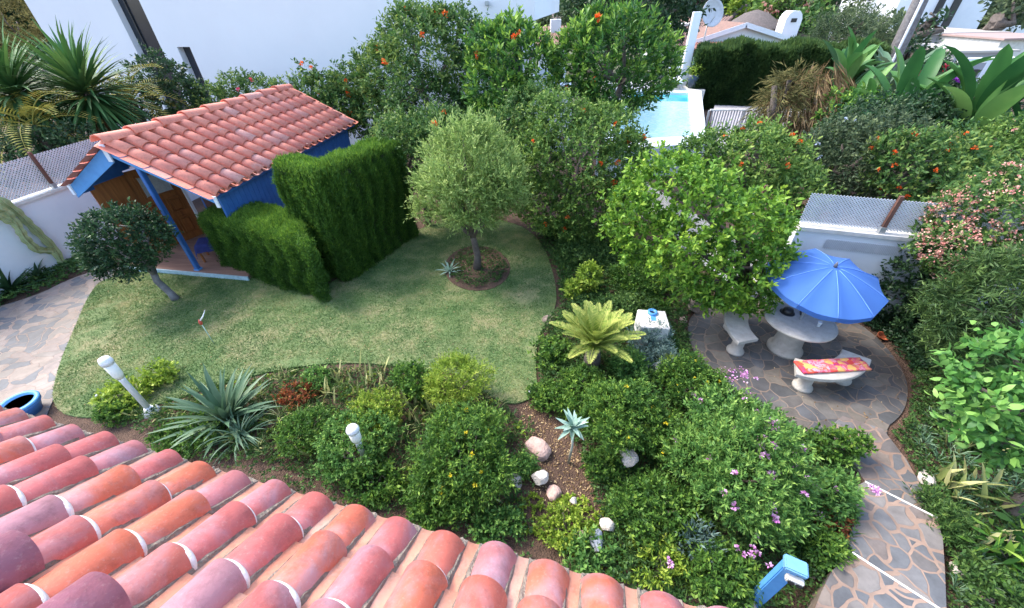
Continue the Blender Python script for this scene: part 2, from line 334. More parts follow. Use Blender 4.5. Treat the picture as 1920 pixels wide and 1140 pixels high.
def mklobes(rx, ry, rz, zc, m, rng, size=.45, flatz=1.):
    out = [((0, 0, zc), (rx * .62, ry * .62, rz * .66))]
    m = int(m * 1.6); size = size * .84
    for i in range(m):
        d = unit(rng.normal(size=3)); d[2] = abs(d[2]) * .9 - .25 if i % 3 else d[2]
        s = size * (.7 + .6 * rng.random()); f = (1 - s * .8)
        out.append(((d[0] * rx * f, d[1] * ry * f, zc + d[2] * rz * f), (rx * s, ry * s, rz * s * flatz)))
    return out
def nfor(lobes, k, L, W, cov, cap):
    a = sum(4 * math.pi * ((r[0] * r[1]) ** 1.6 / 3 + (r[0] * r[2]) ** 1.6 / 3 + (r[1] * r[2]) ** 1.6 / 3) ** (1 / 1.6) for c, r in lobes) * .6
    return int(min(cap, cov * a / (L * W * .5) / k))
SEED = [11]
def plant(name, label, cat, mat, base, rx, rz, zc, ry=None, m=7, k=6, L=.07, W=.03, cov=3., cap=9000, up=.35, spread=.75, size=.45,
          trunk=None, bark=None, fname='foliage', flowers=None, group=None, seed=None, droop=0., limbs=5, shell=(.78, 1.05), lobes=None, cull=.75, jit=.35, twig=None, trunkpts=None):
    SEED[0] += 1; rng = np.random.default_rng(seed or SEED[0]); ry = ry or rx; lf_ = .8 + .5 * rng.random(); L *= lf_; W *= lf_
    root = thing(name, label, cat, base, 0, group)
    lb = lobes or mklobes(rx, ry, rz, zc, m, rng, size)
    n = nfor(lb, k, L, W, cov, cap)
    P, D, Ls, Ws, T = sprigs(lb, n, k, L, W, rng, up, spread, twig, shell, cull=cull, jit=jit)
    leafmesh(fname, P, D, Ls, Ws, T, MT[mat], root, rng, droop=droop)
    tr = trunk if trunk is not None else max(.012, rx * .04)
    bm = bmesh.new(); top = max(.05, zc - rz * .55)
    pts = trunkpts or [(0, 0, -.05), (rng.normal() * tr, rng.normal() * tr, top * .5), (rng.normal() * tr * 2, rng.normal() * tr * 2, top)]
    tube(bm, pts, [tr * 1.35] + [tr * (1 - .25 * i / len(pts)) for i in range(1, len(pts))], 10)
    for i in range(limbs):
        l = lb[(i + 1) % len(lb)]; e = Vector(l[0]); s = Vector(pts[-1]) * 1.0; mid = s.lerp(e, .5) + Vector(rng.normal(size=3) * tr * 2)
        s.z -= tr; tube(bm, [s, mid, e], [tr * .75, tr * .5, tr * .2], 7)
    obj('trunk' if name.endswith('tree') else 'stem', bm, bark or BARK, root)
    if flowers:
        fm, cnt, fr, side = flowers
        blooms(root, lb, fm, cnt, fr, rng, side)
    return root
FM = {}
def bloom_mesh(fm, fr, kind=0):
    key = (fm, round(fr, 3), kind)
    if key not in FM:
        rng = np.random.default_rng(5 + kind); k = 14; u = unit(rng.normal(size=(k, 3)) + np.array([0, 0, .6]))
        o = leafmesh('flower', u * fr * .25, u, fr * .9, fr * .7, rng.random(k), MT[fm], None, rng); FM[key] = o.data; bpy.data.objects.remove(o)
    return FM[key]
def blooms(root, lb, fm, cnt, fr, rng, side=None):
    cam_l = np.array([0, 0, H]) - np.array(root.location); done = 0; tries = 0
    C = np.array([l[0] for l in lb], float); Rr = np.array([l[1] for l in lb], float)
    while done < cnt and tries < 4000:
        tries += 1
        j = rng.integers(len(lb)); u = unit(rng.normal(size=3)); p = C[j] + u * Rr[j] * 1.04
        if p[2] < .05 or np.dot(u, unit(cam_l - p)) < .25: continue
        if min([9] + [np.linalg.norm((p - C[q]) / Rr[q]) for q in range(len(lb)) if q != j]) < .95: continue
        o = obj('flower', bloom_mesh(fm, fr * (.85, 1.15)[done % 2], done % 3), None, root); o.location = p; o.rotation_euler = (rng.random() * .8, rng.random() * .8, rng.random() * 6)
        done += 1
def pb(px, py, zc, hw):
    """ground point under an image point seen at height zc, and the metric half width"""
    P = at(px, py, zc); return (P.x, P.y, 0.), hw * depth(P) / FPX
def shrub(label, mat, px, py, hw, h, name='shrub', cat='shrub', **kw):
    base, r = pb(px, py, h * .5, hw)
    kw.setdefault('ry', r * .9)
    return plant(name, label, cat, mat, base, r, h * .55, h * .48, **kw)
def strap(bm, base, az, L, W, el, curve, tl, tint, segs=6, fold=.25, tipw=0., prof=None):
    """a long blade rising at elevation el and curving down"""
    p = Vector(base); e = el; prev = None
    for i in range(segs + 1):
        f = i / segs; d = Vector((math.cos(az) * math.cos(e), math.sin(az) * math.cos(e), math.sin(e)))
        s = Vector((-math.sin(az), math.cos(az), 0)); nn = s.cross(d)
        wv = W * (prof(f) if prof else (.55 + .9 * f if f < .35 else .87 * (1 - ((f - .35) / .65) ** 1.6) + tipw))
        vs = [bm.verts.new(p - s * wv * .5 + nn * wv * -fold), bm.verts.new(p), bm.verts.new(p + s * wv * .5 + nn * wv * -fold)]
        if prev:
            for a in (0, 1):
                fc = bm.faces.new((prev[a], prev[a + 1], vs[a + 1], vs[a])); fc[tl] = tint; fc.smooth = True
        prev = vs; p = p + d * (L / segs); e -= curve / segs * (.4 + 1.2 * f)
def rosette(name, label, cat, mat, base, n, L, W, el=(.2, 1.4), curve=.7, seed=1, group=None, z0=0., fname='leaf', each=False, ret=False, fold=.25, prof=None, tipt=None):
    rng = random.Random(seed); root = thing(name, label, cat, base, 0, group)
    bm = bmesh.new(); tl = bm.faces.layers.float.new('tint')
    for i in range(n):
        f = i / n; e = el[1] - (el[1] - el[0]) * f ** .8 + rng.uniform(-.1, .1)
        if each and i > 0 and n <= 100:
            obj(fname, bm, MT[mat], root); bm = bmesh.new(); tl = bm.faces.layers.float.new('tint')
        strap(bm, (rng.uniform(-.02, .02), rng.uniform(-.02, .02), z0), i * 2.4 + rng.uniform(-.25, .25), L * rng.uniform(.75, 1.1), W * rng.uniform(.85, 1.1), e, curve * rng.uniform(.5, 1.4), tl, min(1, max(0, rng.gauss(.5, .2))), fold=fold, prof=prof)
    obj(fname if each else fname, bm, MT[mat], root)
    return root
# ================================================================== SETTING
g = 400
gm = bmesh.new(); vs = [gm.verts.new(p) for p in ((-g, -60, 0), (g, -60, 0), (g, 900, 0), (-g, 900, 0))]; gm.faces.new(vs)
obj('ground', gm, SOIL, kind='structure')
def sheet(name, poly, z, mat, h=0.0, kind='structure'):
    return obj(name, prism([(p.x, p.y) for p in poly], z - (h or .05), z, None), mat, kind=kind)
def smooth(pts, n=3):
    for _ in range(n):
        o = []
        for i in range(len(pts)):
            a, b_ = pts[i], pts[(i + 1) % len(pts)]; o += [a.lerp(b_, .25), a.lerp(b_, .75)]
        pts = o
    return pts
lawn_px = [(262, 512), (330, 500), (470, 520), (600, 545), (640, 520), (780, 430), (860, 410), (960, 415), (1015, 450), (1040, 520), (1045, 580), (1010, 625), (1003, 690), (1010, 740), (960, 765), (900, 735), (860, 700), (760, 690), (660, 680), (540, 690), (420, 720), (300, 760), (170, 790), (95, 770), (110, 690), (140, 620), (165, 560), (190, 525)]
lawn_poly = smooth([at(x, y) for x, y in lawn_px], 2)
sheet('lawn', lawn_poly, .03, LAWN, .06)
lp = [at(x, y) for x, y in [(-260, 640), (-60, 590), (60, 560), (140, 520), (200, 505), (250, 498), (262, 512), (205, 528), (172, 562), (150, 640), (120, 712), (92, 770), (60, 860), (-260, 900)]]
sheet('garden_path', smooth(lp, 2), .022, FLAGL, .05)
# patio and stepped path on the right
pat = [(1282, 600), (1330, 570), (1420, 560), (1520, 570), (1600, 598), (1655, 640), (1698, 700), (1704, 745), (1690, 780), (1655, 806), (1690, 860), (1712, 900), (1760, 972), (1640, 905), (1600, 880), (1590, 850), (1540, 815), (1440, 790), (1370, 740), (1310, 690)]
sheet('patio', smooth([at(x, y, .03) for x, y in pat], 2), .03, FLAGP, .06)
s1 = [(1622, 903), (1690, 938), (1757, 971), (1768, 1010), (1772, 1075), (1775, 1150), (1690, 1094), (1598, 1036), (1590, 1010), (1602, 975), (1600, 935), (1596, 915)]
s0 = [(1655, 804), (1700, 862), (1735, 925), (1757, 971), (1690, 938), (1622, 903), (1596, 860), (1575, 830), (1540, 812), (1580, 780)]
obj('path_landing', prism([(p.x, p.y) for p in [at(x, y, .045) for x, y in s0]], 0, .045), FLAGR, kind='structure')
obj('path_step', prism([(p.x, p.y) for p in [at(x, y, .17) for x, y in s1]], 0, .17), FLAGR, kind='structure')
s2 = [(1598, 1036), (1690, 1094), (1764, 1143), (1766, 1230), (1480, 1260), (1540, 1110), (1560, 1070)]
obj('upper_path_step', prism([(p.x, p.y) for p in [at(x, y, .31) for x, y in s2]], 0, .31), FLAGR, kind='structure')
for nm, a_, b_, z_ in (('step_nosing', (1622, 903), (1757, 971), .17), ('upper_step_nosing', (1598, 1036), (1764, 1143), .31)):
    A, B = at(*a_, z_), at(*b_, z_); d = (B - A).normalized(); n_ = Vector((-d.y, d.x, 0))
    if n_.y < 0: n_ = -n_
    obj(nm, prism([A + n_ * .010, B + n_ * .010, B - n_ * .012, A - n_ * .012], z_ - .03, z_ + .006), GROUT, kind='structure')
# circular bed under the olive
ob = [at(895 + 62 * math.cos(a), 503 + 42 * math.sin(a), .04) for a in np.linspace(0, 2 * math.pi, 24, endpoint=False)]
sheet('tree_bed', ob, .042, SOIL, .05)
# grass blades
def inpoly(P, poly):
    x, y = P[:, 0], P[:, 1]; ins = np.zeros(len(P), bool); n = len(poly)
    for i in range(n):
        x1, y1 = poly[i].x, poly[i].y; x2, y2 = poly[(i + 1) % n].x, poly[(i + 1) % n].y
        c_ = ((y1 > y) != (y2 > y)) & (x < (x2 - x1) * (y - y1) / (y2 - y1 + 1e-12) + x1); ins ^= c_
    return ins
def scatter(poly, n, rng):
    xs = [p.x for p in poly]; ys = [p.y for p in poly]
    P = np.stack([rng.uniform(min(xs), max(xs), n), rng.uniform(min(ys), max(ys), n)], 1); return P[inpoly(P, poly)]
rng = np.random.default_rng(3)
P = scatter(lawn_poly, 330000, rng); P = P[~inpoly(P, ob)]
BARE = [((165, 640), .42, .6), ((190, 585), .25, .35), ((985, 560), .3, .25), ((730, 440), .5, .25), ((960, 425), .4, .25), ((590, 560), .5, .3), ((1000, 660), .15, .4), ((560, 683), .5, .12), ((760, 684), .4, .10)]
kp = np.ones(len(P), bool)
for i_, ((bx_, by_), ra, rb) in enumerate(BARE):
    c_ = at(bx_, by_); q = ((P[:, 0] - c_.x) / ra) ** 2 + ((P[:, 1] - c_.y) / rb) ** 2 + .5 * np.sin(P[:, 0] * 13 + i_) * np.cos(P[:, 1] * 11); kp &= (q > 1) | (rng.random(len(P)) < .35)
P = P[kp]
n = len(P); P3 = np.column_stack([P, np.full(n, .028)])
D = unit(rng.normal(size=(n, 3)) * np.array([.8, .8, .2]) + np.array([0, 0, .55]))
noise = np.sin(P[:, 0] * 1.7 + 1) * np.cos(P[:, 1] * 1.3) * .16 + np.sin(P[:, 0] * 9 + P[:, 1] * 4) * np.sin(P[:, 1] * 11 - P[:, 0] * 3) * .09 + np.sin(P[:, 0] * 4.1 + P[:, 1] * 3.3) * .06
tag(leafmesh('grass', P3, D, rng.uniform(.02, .045, n), .008, .42 + noise + rng.normal(size=n) * .2, MT['grass'], None, rng, kind='stuff'), 'short patchy green and straw coloured lawn grass', 'grass')
def cover(name, label, mat, polypx, n, L, W, h, seed, k=5, z=0.):
    rng = np.random.default_rng(seed); poly = [at(x, y, z) for x, y in polypx]; P = scatter(poly, n, rng); n = len(P)
    hh = h * (.3 + .7 * (.5 + .5 * np.sin(P[:, 0] * 5.1 + seed) * np.cos(P[:, 1] * 4.3))) * rng.random(n) ** .5
    P3 = np.repeat(np.column_stack([P, z + hh]), k, 0); rr = rng.normal(size=(n * k, 3)); rr[:, 2] = abs(rr[:, 2]) * .7; D = unit(rr)
    tint = np.repeat(rng.normal(size=n) * .16 + .4, k) + rng.normal(size=n * k) * .08
    return tag(leafmesh(name, P3, D, L * (.7 + .6 * rng.random(n * k)), W, tint, MT[mat], None, rng, kind='stuff'), label, 'ground cover')
# ------------------------------------------------------------------ walls and mesh fences
def meshmat():
    m, t, b = newmat('lattice_mesh'); g = N(t, 'ShaderNodeTexCoord'); b.inputs['Base Color'].default_value = (.62, .64, .66, 1); b.inputs['Roughness'].default_value = .6
    return m
LATT = pmat('lattice_paint', (.60, .62, .65), (.48, .50, .53), .6, 5)
POST = pmat('rusty_post', (.16, .07, .045), (.09, .04, .03), .8, 20, .3)
def lattice(bm, P, d, l, z0, z1, s=.05, w_=.014, th=.006, tilt=0):
    """diagonal lattice of thin slats"""
    d = Vector(d).normalized(); h = z1 - z0; nrm = Vector((-d.y, d.x, 0))
    for sg in (1, -1):
        x = -h if sg == 1 else 0
        while x < (l if sg == 1 else l + h):
            x0, x1 = x, x + sg * h; za, zb = z0, z1
            a, b_ = (x0, za), (x1, zb)
            def clip(a, b_):
                (xa, ya), (xb, yb) = a, b_
                if xa > xb: xa, ya, xb, yb = xb, yb, xa, ya
                if xb <= 0 or xa >= l: return None
                if xa < 0: ya += (yb - ya) * (0 - xa) / (xb - xa); xa = 0
                if xb > l: yb = ya + (yb - ya) * (l - xa) / (xb - xa); xb = l
                return (xa, ya), (xb, yb)
            c_ = clip(a, b_)
            if c_:
                (xa, ya), (xb, yb) = c_; A = Vector((P[0], P[1], 0)) + d * xa + Z * ya + nrm * (th * .6 * sg); B = Vector((P[0], P[1], 0)) + d * xb + Z * yb + nrm * (th * .6 * sg)
                t_ = (B - A)
                if t_.length > .02:
                    t_ = t_.normalized(); q = t_.cross(nrm) * w_ * .5; o = nrm * th * .5
                    v = [bm.verts.new(p) for p in (A - q - o, A + q - o, B + q - o, B - q - o, A - q + o, A + q + o, B + q + o, B - q + o)]
                    bm.faces.new((v[0], v[1], v[2], v[3])); bm.faces.new((v[7], v[6], v[5], v[4]))
                    bm.faces.new((v[0], v[3], v[7], v[4])); bm.faces.new((v[1], v[5], v[6], v[2]))
            x += s
    return bm
def garden_wall(label, flabel, P, Q, zt, fh, posts, s=.06):
    P = Vector((P[0], P[1], 0)); Q = Vector((Q[0], Q[1], 0)); d = (Q - P).normalized(); l = (Q - P).length; nrm = Vector((-d.y, d.x, 0))
    r_ = thing('garden_wall', label, 'wall', P); r_.location = (0, 0, 0)
    obj('wall_face', obox(None, P, d, l, .2, -.1, zt - .07), WHITE, r_)
    obj('coping', obox(None, P - nrm * .05, d, l, .3, zt - .07, zt), WHITEC, r_)
    obj('plinth', obox(None, P - nrm * .035, d, l, .034, -.1, .16), WHITEC, r_)
    f_ = thing('mesh_fence', flabel, 'fence')
    obj('mesh_panel', lattice(bmesh.new(), P + nrm * .1, d, l, zt + .03, zt + fh, s, s * .34), LATT, f_)
    for x in posts:
        c_ = P + d * x + nrm * .16; obj('post', bx((c_.x, c_.y, zt + fh * .5 + .04), (.06, .06, fh + .1), Matrix.Rotation(math.atan2(d.y, d.x), 3, 'Z')), POST, f_)
        obj('post_foot', bx((c_.x, c_.y, zt + .06), (.09, .09, .12), Matrix.Rotation(math.atan2(d.y, d.x), 3, 'Z')), METALG, f_)
    return r_
PB = at(372, 505, .12)               # base of the porch post: origin of the shed frame
def sh(u, s, z=0.): p = PB + U1 * u + U2 * s; return Vector((p.x, p.y, z))
LW = sh(0, 4.06)
cu = lambda px, py, z: (at(px, py, z) - PB).dot(U1)
lz = zat(80, 357, LW)
lz = 1.67
ue = 8.0
q0 = sh(-9, 4.06); q1 = sh(ue, 4.06)
fpost = cu(60, 350, lz) + 9
garden_wall('white rendered garden wall beside the left stone path', 'grey diamond mesh fence on the wall left of the blue shed', q1, q0, lz, zat(90, 285, sh(cu(90, 353, lz), 4.06)) - lz, [ue + 9 - fpost, ue + 9 - fpost - 2.4, ue + 9 - fpost + 2.4, ue + 9 - fpost + 4.8], .07)
RW0 = at(1500, 425.5, 1.8); RW1 = at(1773, 453, 1.8); rd = (RW1 - RW0).normalized(); RWa = RW0; RWb = RW0 + rd * 9
tp = (at(1650, 437, 1.8) - RW0).length
fh = zat(1668, 374, at(1650, 437, 1.8)) - 1.8
wsh = Vector((-rd.y, rd.x, 0)) * .25
gw = garden_wall('white garden wall behind the blue parasol', 'white diamond mesh fence on the wall behind the parasol', RWb + wsh, RWa + wsh, 1.8, fh, [9 - tp, 9 - tp - 2.2, 9 - tp + 2.05], .05)
# lattice vent in the wall
va, vb = at(1562, 452, 1.68), at(1712, 466, 1.68); vl = (vb - va).length
vn = Vector((rd.y, -rd.x, 0))
A = RW0 + wsh + rd * ((va - RW0).dot(rd)) + vn * .215
obj('vent_lattice', lattice(bmesh.new(), A, rd, vl, 1.42, 1.6, .035, .012), LATT, gw)
back = at(1212, 290, 1.6); bd = (back - RWa); 
garden_wall('white garden wall running back towards the pool', 'mesh fence hidden among orange flowering shrubs before the pool', RWa + bd.normalized() * .25, back + bd.normalized() * .3, .45, .5, [bd.length - .05, bd.length * .5], .06)
# ================================================================== SHED
shed = thing('garden_shed', 'blue garden shed with a pink clay tiled gable roof and open porch', 'shed', (0, 0, 0))
RZ, RS = 3.05, .46; EZR, ESR = 2.06, -1.55; EZL, ESL = 2.16, 2.02; UL = 6.05
TLAYER = None
def barrel(bm, tl, P, up_, ac, nr, L, w0, w1, hh, tint, seg=8, th=.014, open_=False, lift=0.):
    """half round tile: low end at P, running L along up_; w1 wide at the low end, w0 at the top"""
    rows = []
    for (t_, wd, li) in ((0, w1, lift), (1, w0, 0)):
        c_ = P + up_ * (L * t_) + nr * li; r_ = []
        for off in (0, -th):
            r_.append([bm.verts.new(c_ + ac * (math.cos(a) * (wd * .5 + off)) + nr * (math.sin(a) * (hh * wd / w1 + off))) for a in np.linspace(0, math.pi, seg + 1)])
        rows.append(r_)
    o0, i0 = rows[0]; o1, i1 = rows[1]
    for k in range(seg):
        f = bm.faces.new((o0[k], o0[k + 1], o1[k + 1], o1[k])); f.smooth = True; f[tl] = tint
        f = bm.faces.new((i0[k + 1], i0[k], o0[k], o0[k + 1])[::-1] if False else (o0[k + 1], o0[k], i0[k], i0[k + 1])); f[tl] = tint
        if open_: f = bm.faces.new((i0[k + 1], i0[k], i1[k], i1[k + 1])); f.smooth = True; f[tl] = tint
def roof_tiles(parent, name, P0, along, upv, nr, ncol, pitch, rowsL, mat, mat2, seed, w=.17, h=.07, tfirst=None, cover_name='cover_tiles'):
    rng = random.Random(seed); bm = bmesh.new(); tl = bm.faces.layers.float.new('tint')
    for i in range(ncol):
        v = 0
        for j, L in enumerate(rowsL):
            p = P0 + along * (pitch * i + rng.uniform(-.003, .003)) + upv * (v + rng.uniform(-.008, .008)) + nr * .004
            barrel(bm, tl, p, upv, along, nr, L + .05, w * .84, w, h, rng.random(), 10, .014, j == 0, .022)
            v += L
    o = obj(cover_name, bm, mat, parent)
    bm = bmesh.new(); tl = bm.faces.layers.float.new('tint')
    for i in range(ncol + 1):
        v = -.02
        for j, L in enumerate(rowsL):
            c_ = P0 + along * (pitch * (i - .5)) + upv * v + nr * (.006 + .012); vs = []
            for t_, li in ((0, .01), (1, -.004)):
                vs.append([bm.verts.new(c_ + upv * (L * t_ + .01) + along * (x * pitch * .9) + nr * (li - .03 + x * x * .12)) for x in (-.5, -.25, 0, .25, .5)])
            tv = rng.random()
            for k in range(4):
                f = bm.faces.new((vs[0][k], vs[0][k + 1], vs[1][k + 1], vs[1][k])); f[tl] = tv; f.smooth = True
            v += L
    obj('channel_tiles', bm, mat2, parent)
for side in (-1, 1):
    ez, es = (EZR, ESR) if side < 0 else (EZL, ESL)
    rid = sh(0, RS, RZ); eav = sh(0, es, ez); upv = (rid - eav); sl = upv.length; upv.normalize()
    nr = (U1.cross(upv)).normalized(); nr = nr if nr.z > 0 else -nr
    nrow = 5; L = sl / nrow
    roof_tiles(shed, 'roof', eav + U1 * .10, U1, upv, nr, 18, .343, [L] * nrow, TILES, TILES, 5 + side, .275, .115, cover_name='roof_tiles')
    bm = bmesh.new(); q = [eav - nr * .02, eav + U1 * UL - nr * .02, rid + U1 * UL - nr * .02, rid - nr * .02]
    a = [bm.verts.new(p) for p in q]; b_ = [bm.verts.new(p - nr * .05) for p in q]
    bm.faces.new(a); bm.faces.new(b_[::-1])
    for k in range(4): bm.faces.new((a[k], b_[k], b_[(k + 1) % 4], a[(k + 1) % 4]))
    bmesh.ops.recalc_face_normals(bm, faces=bm.faces[:]); obj('roof_deck', bm, BLUE, shed)
    # fascia board
    fd = .30 if side > 0 else .17
    bm = bmesh.new(); F = [eav - U1 * .03 - nr * .0, rid - U1 * .03 - nr * .0]; q = [F[0] - nr * .02, F[1] - nr * .02, F[1] - Z * (fd + .06), F[0] - Z * fd]
    a = [bm.verts.new(p) for p in q]; b_ = [bm.verts.new(p - U1 * .03) for p in q]; bm.faces.new(a); bm.faces.new(b_[::-1])
    for k in range(4): bm.faces.new((a[k], b_[k], b_[(k + 1) % 4], a[(k + 1) % 4]))
    bmesh.ops.recalc_face_normals(bm, faces=bm.faces[:]); obj('fascia', bm, BLUEL, shed)
    e2 = eav - U1 * .075; obj('fascia_end', bx((e2.x, e2.y, e2.z - .10), (.07, .03, .24), Matrix.Rotation(-YAW, 3, 'Z')), WHITE, shed)
pk = sh(-.085, RS, RZ - .16); obj('fascia_end', bx(pk, (.10, .03, .34), Matrix.Rotation(-YAW, 3, 'Z')), WHITE, shed)
# ridge tiles
bm = bmesh.new(); tl = bm.faces.layers.float.new('tint'); rr_ = random.Random(4)
for i in range(9):
    barrel(bm, tl, sh(-.12 + i * .69, RS, RZ + .03), U1, U2, Z, .74, .25, .31, .145, rr_.random(), 12, .018, True, .03)
obj('ridge_tiles', bm, TILES, shed)
# floor, walls
fl = [sh(-.12, 1.95), sh(-.12, -1.42), sh(UL - .2, -1.42), sh(UL - .2, 1.95)]
FLO = wood('porch_boards', (.34, .20, .15), (.20, .11, .08), 'x', .8)
obj('porch_floor', prism([(p.x, p.y) for p in fl], 0, .118), FLO, shed)
ed = [sh(-.16, 1.97), sh(-.16, -1.46), sh(-.122, -1.46), sh(-.122, 1.97)]
obj('floor_edge', prism([(p.x, p.y) for p in ed], 0, .125), pmat('pale_blue_edge', (.45, .60, .66), (.25, .38, .42), .7, 8), shed)
def board_wall(name, a, b_, z0, z1, mat, parent, th=.05, n=0):
    d = Vector((b_.x - a.x, b_.y - a.y, 0)); l = d.length; d.normalize()
    bm = obox(None, a, d, l, th, z0, z1)
    for k in range(1, n): 
        q = a + d * (l * k / n); bm = obox(bm, q - d * .006, d, .012, -.008, z0, z1)
    return obj(name, bm, mat, parent)
board_wall('side_wall', sh(.2, -1.36), sh(UL - .25, -1.36), .119, 2.06, BLUE, shed, .05, 40)
board_wall('side_wall', sh(2.6, 1.90), sh(UL - .25, 1.90), .119, 2.1, BLUE, shed, -.05, 20)
board_wall('rear_wall', sh(UL - .3, 1.84), sh(UL - .3, -1.30), .119, 2.05, BLUE, shed, .05)
board_wall('porch_back_wall', sh(2.6, 1.84), sh(2.6, -1.30), .119, 2.05, pmat('brown_boards', (.06, .035, .025), (.035, .02, .015), .7, 6), shed, .05, 16)
board_wall('side_panel', sh(.12, 1.86), sh(.80, 1.66), .119, 2.15, DOORW, shed, -.05, 5)
dr0, dr1 = sh(.81, 1.655), sh(1.73, 1.33); dd = (dr1 - dr0).normalized(); dn = Vector((-dd.y, dd.x, 0)) * -1
if dn.dot(Vector((0, 0, 0)) - dr0) < 0: dn = -dn
dw = (dr1 - dr0).length
door = obj('door', obox(None, dr0, dd, dw, .045, .125, 2.12), DOORW, shed)
def panel(u0, u1, z0, z1, mat, nm):
    bm = bmesh.new(); c_ = dr0 + dd * (dw * (u0 + u1) / 2) + dn * .004; rot = Matrix((dd, dn, Z)).transposed()
    for (cx, cz, sx, sz) in ((0, z1, 1, 0), (0, z0, 1, 0), (-1, 0, 0, 1), (1, 0, 0, 1)):
        ww = dw * (u1 - u0); hh_ = z1 - z0
        box(bm, c_ + dd * (cx * ww / 2) + Z * (cz if cz else (z0 + z1) / 2) , (ww + .03 if sx else .03, .03, .03 if sx else hh_ + .03), rot)
    obj('panel_moulding', bm, DOORW, door)
    obj(nm, bx(c_ + Z * ((z0 + z1) / 2), (dw * (u1 - u0) - .10, .03, z1 - z0 - .10), rot, .01), mat, door)
panel(.16, .46, .30, .75, DOORW, 'panel'); panel(.56, .86, .30, .75, DOORW, 'panel')
panel(.16, .46, .92, 1.28, DOORW, 'panel'); panel(.56, .86, .92, 1.28, DOORW, 'panel')
panel(.16, .86, 1.42, 1.98, pmat('net_curtain_glass', (.45, .45, .44), (.30, .31, .32), .25, 20), 'window')
jb = dr1 + dd * .03; obj('door_jamb', bx((jb.x, jb.y, 1.1), (.07, .08, 1.98), Matrix((dd, dn, Z)).transposed()), WHITE, shed)
p = sh(0, 0); obj('post', bx((p.x, p.y, 1.42), (.10, .10, 2.6), Matrix.Rotation(-YAW, 3, 'Z'), .012), BLUE, shed)
obj('post_foot', bx((p.x, p.y, .135), (.13, .13, .035), Matrix.Rotation(-YAW, 3, 'Z')), BLUEL, shed)
for k in range(5):   # stepped rafter ends under the left slope
    s_ = .75 + k * .27; zt = RZ - (s_ - RS) * (RZ - EZL) / (ESL - RS) - .12
    p = sh(.35, s_); obj('rafter', bx((p.x, p.y, zt - .1), (.09, .8, .16), Matrix.Rotation(-YAW, 3, 'Z')), BLUE, shed)
# chair with a blue cloth on the porch
cp = at(404, 482, .12)
ch = thing('porch_stool', 'wooden stool draped with a dark blue cloth on the shed porch', 'stool', (cp.x, cp.y, .12), R(20))
for x in (-.19, .19):
    for y in (-.19, .19): obj('leg', bx((x, y, .22), (.04, .04, .44), None, .005), DOORW, ch)
obj('seat', bx((0, 0, .45), (.44, .44, .03), None, .008), DOORW, ch); pass
bm = bmesh.new(); nx = 14; gv = []
for i in range(nx):
    row = []
    for j in range(nx):
        x = (i / (nx - 1) - .5) * .8; y = (j / (nx - 1) - .5) * .8; ox, oy = max(0, abs(x) - .235), max(0, abs(y) - .235)
        row.append(bm.verts.new((math.copysign(min(abs(x), .235 + ox * .25), x), math.copysign(min(abs(y), .235 + oy * .25), y), .478 - (ox + oy) * 1.1 + .01 * math.sin(x * 30) * math.cos(y * 25))))
    gv.append(row)
for i in range(nx - 1):
    for j in range(nx - 1): f = bm.faces.new((gv[i][j], gv[i + 1][j], gv[i + 1][j + 1], gv[i][j + 1])); f.smooth = True
cl = obj('seat_cloth', bm, pmat('navy_cloth', (.02, .03, .16), (.012, .02, .10), .9, 12), None); cl.location = ch.location; cl.rotation_euler = ch.rotation_euler
tag(cl, 'dark blue cloth hanging over the porch stool seat', 'cloth')

# ================================================================== OWN ROOF
house = thing('house', 'foreground house with a weathered pink and lavender clay tile roof', 'house')
ey = R(15.5); es_ = R(31)
EV = Vector((math.cos(ey), -math.sin(ey), 0)); DN = Vector((math.sin(ey) * math.cos(es_), math.cos(ey) * math.cos(es_), -math.sin(es_))); UPV = -DN; NR = EV.cross(DN); NR = NR if NR.z > 0 else -NR
T0 = at(843, 993, 3.2); PITCH = .2435; TW, THh = .200, .096
T0b = T0 - NR * THh
rng_ = random.Random(21); bm = bmesh.new(); tl = bm.faces.layers.float.new('tint'); bg_ = bmesh.new()
for i in range(-17, 9):
    v = rng_.uniform(-.012, .015); j = 0; jit = rng_.uniform(-.006, .006)
    while v < 2.3:
        L = (.225 if j == 0 else .285) + rng_.uniform(-.012, .012)
        ac = (EV + UPV * rng_.uniform(-.03, .03)).normalized()
        p = T0b + EV * (PITCH * i + jit + rng_.uniform(-.004, .004)) + UPV * v
        barrel(bm, tl, p, (UPV + EV * rng_.uniform(-.012, .012)).normalized(), ac, NR, L + .06, TW * .86, TW * rng_.uniform(.97, 1.03), THh, rng_.random(), 16, .016, j == 0, .024 if j else .004)
        if j > 0 and (v > .35 and rng_.random() < .8 or rng_.random() < .45):
            a0, a1 = (math.pi * .62, -.02) ; pts = []; rad = []
            full = 1. if v > .35 else .35
            for k in range(13):
                a = a0 + (a1 - a0) * k / 12; f = math.sin(math.pi * min(1, (k + .3) / 13))
                pts.append(p - UPV * .004 + EV * (math.cos(a) * (TW * .475)) + NR * (math.sin(a) * THh * .95 + .018)); rad.append((.004 + .008 * f * (.4 + k / 14)) * (full + .2))
            tube(bg_, pts, rad, 6)
        v += L; j += 1
obj('cover_tiles', bm, TILE, house)
bm = bmesh.new(); tl = bm.faces.layers.float.new('tint')
